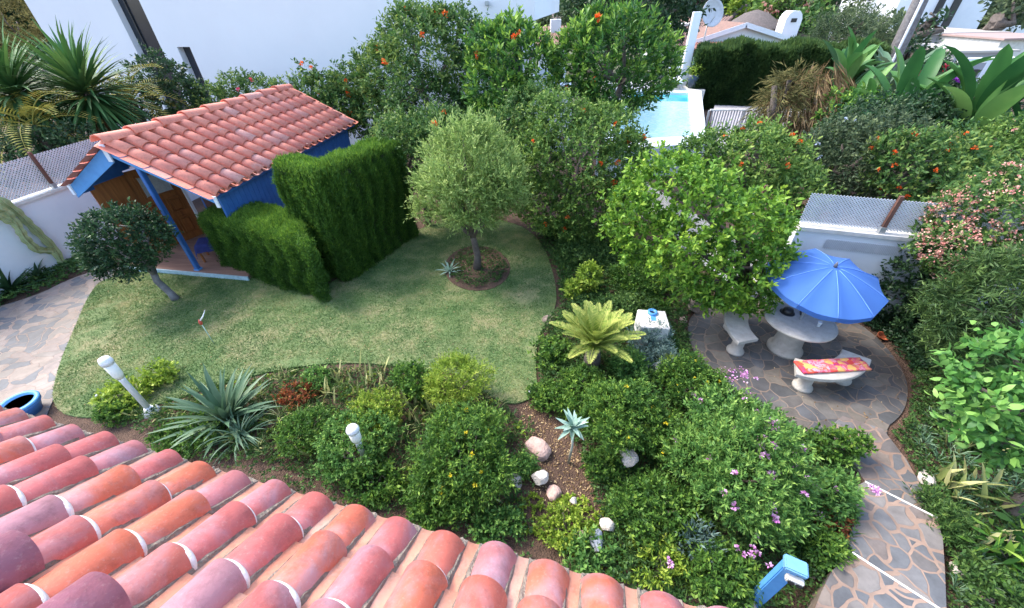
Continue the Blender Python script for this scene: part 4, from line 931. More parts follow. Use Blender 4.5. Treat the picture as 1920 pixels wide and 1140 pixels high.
def palm(name, label, cat, base, zc, n, L, mat, seed, el=(.0, 1.2), curve=1.2, n2=26, ll=.38, lw=.035, trunk=.12, vee=.5, fname='fronds', az0=0, each=True):
    rng = random.Random(seed); root = thing(name, label, cat, base); 
    bm = bmesh.new(); tl = bm.faces.layers.float.new('tint')
    for i in range(n):
        e = el[1] - (el[1] - el[0]) * (i / n) + rng.uniform(-.08, .08)
        frond(bm, tl, (0, 0, zc), az0 + i * 2.4 + rng.uniform(-.15, .15), L * rng.uniform(.85, 1.1), e, curve * rng.uniform(.8, 1.2), rng, n2, lw, ll, vee)
        if each: obj('frond', bm, MT[mat], root); bm = bmesh.new(); tl = bm.faces.layers.float.new('tint')
    if not each: obj(fname, bm, MT[mat], root)
    else: bm.free()
    bm = bmesh.new(); tube(bm, [(0, 0, -.05), (0, 0, zc * .5), (0, 0, zc + .03)], [trunk * 1.2, trunk * 1.1, trunk * .8], 12); obj('trunk', bm, BARK, root)
    return root
pq = atY(40, 225, 11.6); palm('palm', 'yellowing feathery palm below the yucca heads by the mesh fence', 'palm', (pq.x, 11.8, 0), pq.z - .2, 16, 1.7, 'palm', 5, (-.1, 1.1), 1.5)
pq = atY(232, 180, 14.2); palm('palm', 'drooping dull green palm between the yucca and the dark shrub', 'palm', (pq.x, 14.4, 0), pq.z - .2, 14, 1.9, 'palm', 6, (-.2, 1.2), 1.9)
bq = atY(95, 290, 11.); shrub_kw = dict(k=6, L=.09, W=.04, cov=2.2, cap=5000)
lplant('shrub', 'dark low shrub behind the left mesh fence', 'shrub', 'dark', (bq.x, 11.2, 0), [(30, 300, 50, 0), (90, 290, 50, 0), (150, 270, 40, .4)], **SB)
lplant('garden_tree', 'shadowy brown green tree at the top left corner beyond the villa', 'tree', 'drygreen', (atY(10, 20, 24).x, 24., 0), [(0, 20, 60, 0), (-60, 60, 70, 0), (30, 40, 40, 1)], **SB)
# cactus on the left
cb_ = at(122, 500); cac = thing('candelabra_cactus', 'pale green ribbed cactus leaning against the white wall on the left', 'cactus', (cb_.x, cb_.y, 0))
CACM = pmat('cactus_skin', (.24, .30, .13), (.36, .38, .18), .6, 6, .2, 40); CACM2 = pmat('cactus_rib', (.42, .40, .24), (.30, .28, .16), .7, 10)
def carm(px):
    pts = [hit(x, y, cb_ - U2 * (.0 - dy), U2) - cb_ for x, y, dy in px]; bm = bmesh.new(); n = 10; rings = []
    fine = []
    for a, b_ in zip(pts, pts[1:]):
        for k in range(7): fine.append(a.lerp(b_, k / 7))
    fine.append(pts[-1])
    for i, p in enumerate(fine):
        d = (fine[min(i + 1, len(fine) - 1)] - fine[max(0, i - 1)]).normalized(); a = d.cross(Vector((0, 1, .1))).normalized(); b_ = d.cross(a)
        w_ = .085 * (1 + .16 * math.sin(i * 1.6)) * (1 if i < len(fine) - 2 else .5)
        rings.append([bm.verts.new(p + (a * math.cos(2 * math.pi * k / n) + b_ * math.sin(2 * math.pi * k / n)) * w_ * (1.0 if k % 2 == 0 else .55)) for k in range(n)])
    for x, y in zip(rings, rings[1:]):
        for k in range(n): bm.faces.new((x[k], y[k], y[(k + 1) % n], x[(k + 1) % n]))
    bm.faces.new(rings[-1][::-1]); bm.faces.new(rings[0]); return bm
obj('arm', carm([(122, 502, 0), (98, 462, 0), (60, 425, 0), (30, 395, 0), (-10, 365, 0)]), CACM, cac)
obj('arm', carm([(98, 470, 0), (68, 468, -.05), (45, 445, -.1), (30, 420, -.1), (0, 405, -.1), (-40, 398, -.1)]), CACM, cac)
obj('arm', carm([(30, 420, -.1), (10, 395, -.12), (-25, 380, -.12)]), CACM, cac)
# dark agave rosettes at the left edge
for i, (px, py, L, lab) in enumerate(((25, 548, .75, 'broad dark green agave at the left edge beside the stone path'), (75, 520, .5, 'smaller dark agave between the cactus and the stone path'))):
    p = at(px, py); rosette('agave', lab, 'agave', 'dark' if i == 0 else 'agave', (p.x, p.y, 0), 34, L, .12, (.1, 1.3), .5, 10 + i, each=True)
P0_ = at(60, 490); pl_ = plant('shrub', 'leafless twiggy shrub in front of the white wall beside the cactus', 'shrub', 'drygreen', (P0_.x, P0_.y, 0), .3, .35, .45, m=4, k=2, L=.05, W=.02, cov=.25, trunk=.018, limbs=5)
cover('ground_cover', 'low leafy ground cover along the foot of the left wall', 'cover', [(-40, 590), (90, 545), (170, 505), (225, 500), (200, 478), (110, 500), (-60, 545)], 2600, .06, .03, .22, 1)
cover('ground_cover', 'mixed creeping ground cover under the shrubs of the front bed', 'cover', [(190, 770), (300, 760), (430, 720), (560, 690), (760, 690), (900, 735), (960, 768), (1005, 800), (1010, 900), (960, 1000), (880, 1010), (600, 900), (260, 800)], 7500, .045, .02, .2, 2)
cover('ground_cover', 'dense leafy ground cover in the middle of the right bed', 'cover', [(1045, 580), (1012, 630), (1010, 750), (1060, 800), (1100, 900), (1130, 1000), (1080, 1080), (1300, 1150), (1520, 1140), (1590, 1050), (1590, 860), (1440, 790), (1300, 690), (1280, 600), (1120, 560)], 15000, .045, .022, .3, 3)
cover('ground_cover', 'leafy undergrowth below the lemon tree and behind the lawn edge', 'cover', [(1000, 435), (1045, 520), (1050, 590), (1280, 600), (1330, 560), (1250, 480), (1130, 430)], 7000, .05, .022, .28, 4)
cover('ground_cover', 'creeping small leaved ground cover right of the stepped path', 'cover', [(1706, 740), (1696, 790), (1668, 812), (1700, 862), (1740, 935), (1768, 1010), (1776, 1150), (1960, 1150), (1960, 700), (1760, 640), (1680, 645), (1708, 700)], 17000, .04, .022, .14, 5)
cover('ground_cover', 'tufted low plants inside the circular bed under the olive', 'cover', [(838, 500), (860, 470), (900, 462), (945, 480), (955, 510), (930, 535), (890, 543), (850, 530)], 1100, .05, .02, .13, 6)
cover('ground_cover', 'dark undergrowth around the far side of the patio', 'dark', [(1600, 596), (1660, 640), (1705, 700), (1760, 690), (1900, 660), (1900, 560), (1700, 560), (1600, 575)], 8000, .06, .026, .25, 7)
# ================================================================== PATIO FURNITURE
TC = at(1500, 600, .72); TC0 = Vector((TC.x, TC.y, .03))
tbl = thing('stone_table', 'round cast stone table on a thick pedestal under the blue parasol', 'table', TC0)
obj('tabletop', lathe([(.0, .62), (.44, .62), (.53, .645), (.555, .665), (.555, .69), (.545, .70), (.0, .70)][1:-1] + [(.3, .702)], 48), STONE, tbl)
obj('pedestal', lathe([(.29, 0), (.29, .05), (.26, .08), (.235, .12), (.215, .30), (.22, .45), (.27, .56), (.33, .61), (.33, .622)], 32), STONE, tbl)
def bench(label, a0, a1, legs):
    root = thing('stone_bench', label, 'bench', TC0); bm = bmesh.new(); n = 18; ra, rb = .72, 1.12; rows = []
    for k in range(n + 1):
        a = R(a0 + (a1 - a0) * k / n); c_, s_ = math.cos(a), math.sin(a)
        rows.append([bm.verts.new((c_ * r_, s_ * r_, z_)) for r_, z_ in ((ra, .36), (ra, .415), (ra + .012, .425), (rb - .012, .425), (rb, .415), (rb, .36))])
    for x, y in zip(rows, rows[1:]):
        for k in range(6): bm.faces.new((x[k], x[(k + 1) % 6], y[(k + 1) % 6], y[k]))
    bm.faces.new(rows[0][::-1]); bm.faces.new(rows[-1]); bmesh.ops.recalc_face_normals(bm, faces=bm.faces[:]); obj('seat', bm, STONE, root)
    for l in legs:
        a = R(l); o = obj('leg', lathe([(.15, 0), (.15, .04), (.125, .06), (.10, .12), (.10, .24), (.125, .33), (.15, .36)], 20), STONE, root); o.location = (math.cos(a) * .92, math.sin(a) * .92, 0)
    return root
bench('curved stone bench left of the round table, its seat bare', 128, 193, (140, 182))
bench('curved stone bench with a red and pink patterned cover lying on it', -118, -40, (-103, -55))
bench('curved stone bench on the far side of the round table', 20, 75, (32, 63))
# cover on the bench
m, t, b = newmat('patterned_cloth'); g = N(t, 'ShaderNodeTexCoord'); v = N(t, 'ShaderNodeTexVoronoi', Scale=11.); n1 = N(t, 'ShaderNodeTexNoise', Scale=9., Detail=4., Distortion=2.)
t.links.new(g.outputs['Object'], v.inputs['Vector']); t.links.new(g.outputs['Object'], n1.inputs['Vector']); sp_ = N(t, 'ShaderNodeSeparateColor'); t.links.new(v.outputs['Color'], sp_.inputs[0])
ad = N(t, 'ShaderNodeMath', operation='MULTIPLY_ADD'); ad.inputs[1].default_value = .5; t.links.new(n1.outputs['Fac'], ad.inputs[0]); mu = N(t, 'ShaderNodeMath', operation='MULTIPLY'); mu.inputs[1].default_value = .6; t.links.new(sp_.outputs[0], mu.inputs[0]); t.links.new(mu.outputs[0], ad.inputs[2])
r1 = ramp(t, ad.outputs[0], [(.18, (.30, .03, .22)), (.32, (.72, .05, .05)), (.45, (.80, .10, .04)), (.55, (.85, .35, .40)), (.65, (.70, .05, .12)), (.8, (.85, .45, .12))]); t.links.new(r1.outputs[0], b.inputs['Base Color']); b.inputs['Roughness'].default_value = .9
bm = bmesh.new(); bp0, bp1 = hit(1497, 690, Vector((0, 0, .47)), Z), hit(1622, 683, Vector((0, 0, .47)), Z); dx = (bp1 - bp0).normalized(); dy = Vector((-dx.y, dx.x, 0)); ll_ = (bp1 - bp0).length
rows = []
for i in range(31):
    rows.append([bm.verts.new(bp0 + dx * (ll_ * i / 30) + dy * (.13 * j / 4 - .0) + Z * (.012 * math.sin(i * .7) * math.cos(j * 1.1))) for j in range(-4, 5)])
for x, y in zip(rows, rows[1:]):
    for k in range(8): f = bm.faces.new((x[k], x[k + 1], y[k + 1], y[k])); f.smooth = True
r_ = bmesh.ops.extrude_face_region(bm, geom=bm.faces[:]); 
for v_ in [e for e in r_['geom'] if isinstance(e, bmesh.types.BMVert)]: v_.co.z += .03
bmesh.ops.recalc_face_normals(bm, faces=bm.faces[:])
tag(obj('bench_cover', bm, m), 'long red orange and purple patterned cushion cover lying on the right stone bench', 'cushion')
# parasol
par = thing('parasol', 'light blue beach parasol standing through the stone table', 'parasol', TC0)
PBL = pmat('parasol_cloth', (.06, .175, .50), (.052, .155, .46), .8, 2)
tr = PBL.node_tree; tb2 = N(tr, 'ShaderNodeBsdfTranslucent'); tb2.inputs[0].default_value = (.10, .25, .70, 1); mx = N(tr, 'ShaderNodeMixShader'); mx.inputs[0].default_value = .25
tr.links.new(tr.nodes['Principled BSDF'].outputs[0], mx.inputs[1]); tr.links.new(tb2.outputs[0], mx.inputs[2]); tr.links.new(mx.outputs[0], tr.nodes['Material Output'].inputs[0])
apz = 1.80 - .03
tilt = Matrix.Rotation(R(9), 3, Vector((1, -.15, 0)).normalized())
PR = .85; nseg = 10; nr_ = 10; bm = bmesh.new(); grid = []
for i in range(nr_ + 1):
    f = i / nr_; row = []
    for k in range(nseg * 6):
        a = 2 * math.pi * k / (nseg * 6); q = (k % 6) / 6; sag = 1 - .055 * f * math.sin(math.pi * q); r_ = PR * f * (math.cos(math.pi / nseg) / math.cos((q - .5) * 2 * math.pi / nseg)) * (1 + .0 * sag) * 1.0
        z_ = -.29 * f ** 1.5 - .045 * f * math.sin(math.pi * q) ** 1.0 * 1
        row.append(Vector((r_ * math.cos(a), r_ * math.sin(a), z_)))
    grid.append(row)
K = nseg * 6
V_ = [[bm.verts.new(tilt @ p + Vector((.09, 0, apz))) for p in row] for row in grid[1:]]
cv = bm.verts.new((.09, 0, apz))
for k in range(K): f = bm.faces.new((cv, V_[0][k], V_[0][(k + 1) % K])); f.smooth = True
for a, b_ in zip(V_, V_[1:]):
    for k in range(K): f = bm.faces.new((a[k], b_[k], b_[(k + 1) % K], a[(k + 1) % K])); f.smooth = True
for f in bm.faces: f.smooth = True
obj('canopy', bm, PBL, par)
bm = bmesh.new(); rim = [p for p in grid[-1]]
A_ = [bm.verts.new(tilt @ p + Vector((.09, 0, apz))) for p in rim]; B_ = [bm.verts.new(tilt @ (p * 1.003 + Vector((0, 0, -.085 - .008 * math.sin(k * 1.3)))) + Vector((.09, 0, apz))) for k, p in enumerate(rim)]
for k in range(K): bm.faces.new((A_[k], B_[k], B_[(k + 1) % K], A_[(k + 1) % K]))
obj('valance', bm, PBL, par)
SEAM = pmat('parasol_seam', (.16, .34, .82), (.14, .30, .78), .7, 3)
bm = bmesh.new()
for s_ in range(nseg): tube(bm, [tilt @ (grid[i][s_ * 6] + Vector((0, 0, .003))) + Vector((.09, 0, apz)) for i in range(1, nr_ + 1)], .005, 5)
obj('seams', bm, SEAM, par)
for s_ in range(nseg):
    a_ = tilt @ (grid[10][s_ * 6] + Vector((0, 0, -.02))) + Vector((.09, 0, apz)); m_ = tilt @ (grid[5][s_ * 6] + Vector((0, 0, -.03))) + Vector((.09, 0, apz)); 
    bm = bmesh.new(); tube(bm, [a_, m_, tilt @ Vector((0, 0, -.03)) + Vector((.09, 0, apz))], .006, 5); obj('rib', bm, METALG, par)
bm = bmesh.new(); tube(bm, [(0, 0, .04), (0, 0, 1.2), tilt @ Vector((0, 0, -.02)) + Vector((.09, 0, apz))], .018, 10); obj('pole', bm, METALG, par)
tip = tilt @ Vector((0, 0, .0)) + Vector((.09, 0, apz)); obj('finial', lathe([(.025, -.01), (.028, .03), (.018, .06), (.008, .09)], 12, None, tip), pmat('finial_grey', (.12, .13, .16), (.1, .1, .12), .5), par)
# things on the table
hp_ = at(1476, 586, .73); hat = thing('black_hat', 'round black cap lying on the stone table beneath the parasol rim', 'hat', (hp_.x, hp_.y, .73))
obj('crown', lathe([(.085, 0), (.09, .03), (.075, .08), (.03, .10)], 20), BLACK, hat); obj('brim', lathe([(.12, .0), (.12, .008), (.09, .012)], 24), BLACK, hat)
hp_ = at(1501, 588, .73); o = obj('phone', bx((0, 0, .006), (.03, .13, .012), None, .003), BLACK); o.location = (hp_.x, hp_.y, .733); o.rotation_euler = (0, 0, -.5); tag(o, 'slim black stick like case on the stone table right of the cap', 'case')
gp = at(1534, 612, .73); gl = thing('drinking_glass', 'small clear drinking glass near the front edge of the stone table', 'glass', (gp.x, gp.y, .735))
m, t, b = newmat('clear_glass'); b.inputs['Base Color'].default_value = (.9, .93, .95, 1); b.inputs['Roughness'].default_value = .05; b.inputs['Alpha'].default_value = .45
obj('bowl', lathe([(.025, 0), (.034, .09), (.031, .09), (.022, .008)], 18), m, gl); obj('base', lathe([(.026, 0), (.026, .012)], 18), m, gl)
# terracotta saucer
tp2 = at(1648, 634); o = obj('terracotta_dish', lathe([(.06, .0), (.11, .07), (.12, .07), (.10, .055), (.05, .015)], 20), pmat('terracotta', (.50, .13, .05), (.40, .10, .04), .8, 8)); o.location = (tp2.x, tp2.y, .03); o.rotation_euler = (.5, .3, 0); o.scale = (1.2, .7, 1); tag(o, 'tipped terracotta dish among the plants beside the patio edge', 'dish')
# ================================================================== GARDEN LAMPS
LAMPW = pmat('lamp_white', (.80, .80, .80), (.74, .74, .76), .45, 5)
m, t, b = newmat('lamp_diffuser'); b.inputs['Base Color'].default_value = (.82, .80, .72, 1); b.inputs['Roughness'].default_value = .25; DIFF = m
def lamp(label, bpx, topz, s=1.):
    p = at(*bpx); root = thing('garden_lamp', label, 'garden lamp', (p.x, p.y, 0)); h = topz
    obj('post', lathe([(.055 * s, .04), (.05 * s, h * .62), (.06 * s, h * .66)], 18), LAMPW, root)
    obj('base', lathe([(.16 * s, 0), (.15 * s, .05), (.09 * s, .09), (.06 * s, .14)], 20), LAMPW, root)
    obj('diffuser', lathe([(.065 * s, h * .66), (.085 * s, h * .72), (.09 * s, h * .90)], 18), DIFF, root)
    obj('cap', lathe([(.10 * s, h * .90), (.105 * s, h * .94), (.085 * s, h * .985), (.03 * s, h)], 18), LAMPW, root)
    return root
def ztop(bpx, tpx): return zat(tpx[0], tpx[1], at(*bpx))
lamp('taller white bollard garden lamp left of the big striped agave', (285, 773), ztop((285, 773), (214, 660)), .78)
lamp('shorter white bollard garden lamp among the shrubs near the roof edge', (690, 872), ztop((690, 872), (660, 800)), .8)
gp = at(208, 752); o = obj('small_spike_light', bx((0, 0, .12), (.05, .05, .24), None, .01), METALG); o.location = (gp.x, gp.y, 0); o.rotation_euler = (.15, -.3, .4); tag(o, 'short grey metal stake in the grass left of the white lamp', 'stake')
# blue painted box light by the stepped path
p0 = at(1412, 1128, .0); ztp = zat(1462, 1032, p0); 
pl2 = thing('blue_box_lamp', 'blue painted wooden box lamp on a post beside the stepped path', 'garden lamp', (p0.x, p0.y, 0), R(-28))
obj('post', bx((0, 0, ztp * .47), (.125, .09, ztp * .94), None, .01), BLUEL, pl2)
obj('hood', bx((.03, .0, ztp * .97), (.19, .14, .06), None, .012), pmat('blue_hood', (.16, .36, .58), (.12, .28, .48), .5, 8), pl2)
obj('lamp_housing', bx((.06, -.065, ztp * .86), (.14, .06, .07), None, .008), WHITEC, pl2)
obj('lens', bx((.035, -.10, ztp * .85), (.05, .02, .04), None, .006), BLACK, pl2); obj('lens', bx((.10, -.10, ztp * .85), (.05, .02, .04), None, .006), BLACK, pl2)
# white block with blue collar
wb_ = at(1222, 655); wt = at(1222, 597, .0); zt_ = .62
cc = at(1224, 592, zt_); blk = thing('white_chimney_block', 'white painted block with a blue ringed opening on top among the plants', 'barbecue', (cc.x, cc.y, 0), R(-8))
bz = (cc - at(1198, 592, zt_)).length
obj('body', bx((0, -.08, zt_ / 2), (bz * 2, .50, zt_), None, .012), pmat('whitewashed', (.74, .72, .70), (.55, .52, .48), .9, 5, .3, 40), blk)
bm = lathe([(.085, .0), (.085, .05), (.052, .05), (.052, .005)], 24); o = obj('blue_collar', bm, BLUEL, blk); o.location = (0.0, .07, zt_ - .002)
obj('opening', lathe([(.05, .0), (.05, .012)], 20), DARK, blk).location = (0, .07, zt_ + .004)
obj('blue_streak', bx((0, -.08, zt_ + .002), (.09, .13, .006)), BLUEL, blk)
gp = at(1232, 700); o = obj('stone_slab', bx((0, 0, .12), (.26, .16, .24), None, .02), WHITEC); o.location = (gp.x, gp.y, 0); o.rotation_euler = (.1, .05, .4); tag(o, 'pale upright stone slab in the plants below the white block', 'stone')
# blue rimmed pot at the roof edge
bq = at(34, 756, .25); pot = thing('blue_pot', 'large blue rimmed round pot on the path at the left roof edge', 'pot', (bq.x, bq.y, .02))
obj('body', lathe([(.20, 0), (.26, .16), (.30, .22), (.30, .26), (.24, .26), (.22, .10)], 32), BLUE, pot); obj('soil', lathe([(.232, .17), (.232, .18)], 24), DARK, pot)
bm = lathe([(.30, .26), (.315, .285), (.30, .31), (.24, .31), (.235, .26)], 32); obj('rim', bm, BLUEL, pot); pot.scale = (.82, .82, .82)
# painted bird stake
bp_ = at(402, 645); zt1 = zat(385, 603, bp_); brd = thing('bird_ornament', 'thin stake with a small red and white bird ornament over the lawn', 'ornament', (bp_.x, bp_.y, 0))
bm = bmesh.new(); tube(bm, [(0, 0, 0), (0, 0, zt1)], .008, 6); obj('stake', bm, pmat('pale_green_stake', (.45, .60, .50), None, .6), brd)
obj('body', lathe([(.005, zt1 - .04), (.03, zt1), (.028, zt1 + .04), (.005, zt1 + .09)], 10), pmat('red_paint', (.55, .08, .05), (.45, .05, .04), .5), brd)
bm = bmesh.new(); tube(bm, [(0, 0, zt1 + .05), (.07, .05, zt1 + .13), (.13, .1, zt1 + .24)], [.016, .012, .003], 6); obj('beak', bm, LAMPW, brd)
# ================================================================== ROCKS
def rock(label, px, py, r_, seed, mat=ROCKM, sq=.7, grp=None):
    p = at(px, py); r_ = r_ * depth(p) / FPX; bm = bmesh.new(); bmesh.ops.create_icosphere(bm, subdivisions=3, radius=1); rn = random.Random(seed)
    ks = [(Vector((rn.gauss(0, 1), rn.gauss(0, 1), rn.gauss(0, 1))).normalized(), rn.uniform(.55, .95)) for _ in range(11)]
    ax = (rn.uniform(.8, 1.3), rn.uniform(.8, 1.1), sq)
    for v in bm.verts:
        c_ = v.co.copy()
        for k, d in ks:
            q = c_.dot(k)
            if q > d: c_ -= k * (q - d) * .9
        c_ *= 1 + .04 * math.sin(c_.x * 9 + seed) * math.cos(c_.y * 8)
        v.co = Vector((c_.x * ax[0], c_.y * ax[1], c_.z * ax[2])) * r_
    o = obj('rock', bm, mat); o.location = (p.x, p.y, r_ * sq * .45 + (.10 if seed in (3, 6, 7, 8, 9) else .22 if seed == 5 else 0)); o.rotation_euler = (0, 0, rn.random() * 6); return tag(o, label, 'rock', grp)
PINKR = pmat('pink_rock', (.58, .40, .34), (.38, .24, .20), .9, 8, .8, 30); PALE = pmat('pale_rock', (.66, .60, .54), (.42, .36, .31), .9, 8, .8, 30); GREYR = pmat('grey_slab', (.34, .37, .42), (.24, .26, .30), .8, 6, .4, 30); DARKR = pmat('brown_rock', (.28, .22, .18), (.12, .09, .07), .95, 12, 1., 40)
for a in [('largest pinkish round rock on the bare soil strip', 1006, 846, 24, 1, PINKR), ('narrow pale upright rock left of the bare soil strip', 968, 905, 16, 2, PALE, .9), ('white angular rock among succulents below the pink rock', 1012, 905, 17, 3, PALE), ('tan rock at the lower end of the bare soil strip', 1038, 928, 16, 4, PINKR),
          ('holed pale rock under the yellow daisy shrub', 1172, 878, 22, 5, PALE), ('tiny white stone at the end of the soil strip', 1074, 946, 8, 6, PALE), ('white oblong stone in the low plants above the grey slab', 1137, 992, 15, 7, PALE), ('blue grey stone slab in the low plants near the roof', 1117, 1020, 17, 8, GREYR, .35), ('brown rock half hidden left of the grey slab', 1085, 1012, 12, 9, PINKR),
          ('pale flat rock right of the blue box lamp', 1512, 1066, 20, 10, PALE, .5), ('light rock at the roof edge beneath the blue box lamp', 1405, 1135, 15, 11, PALE), ('large dark pitted rock left of the patio under the lemon tree', 1303, 578, 26, 12, DARKR), ('small tan rock beside the dark pitted rock', 1280, 603, 10, 13, PINKR),
          ('pale rock against the right side of the stepped path', 1735, 900, 17, 14, PALE), ('pinkish rock in the lower right corner bed', 1838, 1118, 19, 15, PINKR), ('round grey rock near the lower right path edge', 1795, 1075, 17, 16, PALE), ('small brown stone where the lawn edge meets the cycad', 1028, 602, 11, 17, DARKR), ('small pale stone at the left edge of the white block', 1205, 712, 10, 18, PALE)]: rock(*a)
# ================================================================== FRONT BED PLANTS
FB = dict(L=.05, W=.021, k=8, cov=2.6, cap=8500, up=.6, spread=.7, shell=(.65, 1.2), size=.5, m=8, limbs=4)
def fb(label, mat, px, py, hw, h, **kw):
    q = dict(FB); q.update(kw); return shrub(label, mat, px, py, hw, h, **q)
fb('yellow green low shrub at the foot of the taller white lamp', 'lime', 232, 742, 42, .35, L=.05, W=.03)
fb('golden tipped small shrub just behind the striped agave', 'lime', 300, 700, 28, .35, L=.05, W=.03)
fb('dark low shrub between the white lamp base and the roof edge', 'eury', 215, 772, 30, .3)
fb('dark green low bushy plant under the agave near the roof', 'eury', 350, 815, 55, .3)
fb('green yellow daisy shrub with few flowers, tall, right of the short lamp', 'eury', 875, 850, 105, 1.0, cap=15000, cov=3, L=.045, W=.014, k=9, up=.8, flowers=('yellowf', 11, .032, None), size=.42, m=10)
fb('feathery golden green shrub at the lower point of the lawn', 'lime', 865, 715, 62, .75, L=.06, W=.014, k=9, up=1.0, cov=1.7)
fb('upright bright green shrub at the lawn edge with one white flower', 'eury', 778, 712, 38, .6, L=.06, W=.028, flowers=('whitef', 2, .035, None))
fb('light green variegated shrub surrounding the short white lamp', 'gera', 665, 840, 82, .6, cap=9000, L=.045, W=.028)
fb('yellowish fine leaved shrub above the short white lamp', 'lime', 690, 775, 60, .55, L=.04, W=.02, cov=1.8)
fb('dark green shrub between agave and pale variegated shrub', 'eury', 575, 805, 50, .5)
fb('reddish brown sedum clump right of the striped agave', 'red', 560, 735, 35, .25, L=.04, W=.02, cov=1.8)
fb('small fresh green plant beside the reddish clump', 'gera', 590, 712, 28, .3)
fb('low shrub hugging the roof edge beneath the daisy shrub', 'eury', 820, 935, 55, .4)
fb('pale green succulent mound beneath the daisy shrub', 'gera', 935, 985, 45, .3, L=.04, W=.022)
fb('dark shrub mass at the roof edge below the short lamp', 'eury', 700, 905, 55, .3)
fb('right hand yellow daisy shrub in front of the cycad', 'eury', 1185, 790, 95, .9, cap=15000, cov=3, L=.045, W=.014, k=9, up=.8, flowers=('yellowf', 9, .03, None), m=10, size=.42)
fb('green shrub with tiny yellow flowers beside the patio edge', 'eury', 1292, 715, 60, .7, L=.05, W=.02, flowers=('yellowf', 9, .02, None), up=.9)
fb('large leafy pink geranium bush in front of the patio', 'gera', 1400, 880, 125, 1.15, cap=17000, L=.07, W=.021, k=9, up=.9, shell=(.55, 1.3), spread=.6, m=12, size=.4, flowers=('pinkf', 16, .05, None), cov=2.8)
fb('pink flowered leafy bush behind the large geranium', 'gera', 1370, 800, 90, .9, cap=9000, L=.055, W=.022, flowers=('pinkf', 7, .05, None), up=.9)
fb('dark red stemmed low shrub at the patio side of the path', 'red', 1575, 845, 45, .45, L=.05, W=.026, mat2=None) if False else fb('dark olive low shrub leaning over the path beside the patio', 'eury', 1572, 835, 45, .5, L=.045, W=.028)
fb('grey green shrub with pink blooms overhanging the stepped path', 'gera', 1560, 930, 50, .7, L=.05, W=.022, flowers=('pinkf', 4, .05, None))
fb('red and green low plant beside the upper path step', 'red', 1560, 985, 30, .3, L=.05, W=.022, cov=1.8)
fb('dark green shrub between upper path and blue box lamp', 'eury', 1545, 1035, 42, .45)
fb('deep green bushy plant left of the blue box lamp', 'eury', 1350, 1075, 65, .5, L=.05, W=.018, cap=8000)
fb('silver grey leaved plant in the low bed left of the blue lamp', 'bluegrey', 1305, 1015, 32, .35, L=.07, W=.016, up=1.2, spread=.5)
fb('dark green plant mass beneath the pink geranium bush', 'eury', 1235, 950, 75, .5, cap=8000)
fb('rosette leaved green succulent patch near the grey slab', 'gera', 1195, 950, 50, .25, L=.05, W=.024)
fb('green succulent mound with pale rosettes below the soil strip', 'lime', 1060, 985, 48, .25, L=.045, W=.022, cov=1.8)
fb('light green succulent patch at the roof edge under the grey slab', 'gera', 1120, 1060, 60, .25, L=.05, W=.026)
fb('yellow green mound at the roof edge left of the blue box lamp', 'lime', 1235, 1062, 48, .28, cov=1.6)
fb('fresh green shrub low beneath the cycad', 'eury', 1090, 735, 60, .5)
fb('small green shrub between lawn tip and cycad', 'eury', 1040, 745, 38, .35)
fb('leafy plant directly left of the cycad crown', 'eury', 1035, 660, 35, .4, L=.06, W=.03)
fb('lime green leafy sprout standing behind the cycad', 'lime', 1100, 525, 24, .75, L=.09, W=.05, k=6, up=.5, cov=2.)
fb('smaller lime green sprout left of the tall sprout', 'lime', 1078, 545, 18, .5, L=.08, W=.045, k=6)
fb('grey green wiry herb hanging in front of the white block', 'bluegrey', 1220, 635, 36, .62, L=.06, W=.01, k=9, cov=2.5)
fb('lavender grey shrub below the white block', 'bluegrey', 1235, 675, 34, .4, L=.07, W=.012, k=9)
fb('bright green leafy shrub between cycad and white block', 'gera', 1180, 690, 40, .45)
fb('small pale foliage plant beside the upright stone slab', 'lime', 1262, 690, 26, .35)
fb('dark shrub under the left edge of the lemon tree', 'eury', 1200, 520, 50, .5)
fb('green ferny shrub right of the lawn curve', 'cover', 1090, 470, 55, .45, L=.08, W=.02)
fb('shaded leafy shrub at the far curve of the lawn', 'cover', 1040, 430, 40, .4)
fb('shaded shrub between cycad and lemon tree', 'cover', 1160, 580, 40, .4)
fb('small daisy plant on the right lip of the soil strip', 'eury', 1130, 880, 38, .35)
fb('compact green plant on the left lip of the soil strip', 'gera', 980, 870, 24, .35)
fb('small olive green plant at the lawn tip with white flowers', 'eury', 1012, 740, 22, .28, flowers=('whitef', 3, .02, None))
# right side beds
fb('dark broad leaved plant under the lime leaved bush', 'dark', 1870, 800, 70, .6, L=.10, W=.05)
fb('glossy palmate plant at the lower right edge', 'glossy', 1905, 1035, 50, .5, L=.17, W=.05, k=7, cov=1.8, spread=.95)
fb('low spiky green tuft beside the lower path', 'cover', 1790, 985, 42, .3, L=.08, W=.014, k=9)
fb('low bushy plant in the bottom right corner', 'cover', 1870, 1110, 60, .3)
fb('small leafy tuft at the bend of the path', 'cover', 1740, 935, 24, .25, L=.06, W=.012, k=9)

fb('dark bush at the right end of the patio', 'dark', 1760, 600, 70, .9, L=.07, W=.03, cap=7000)
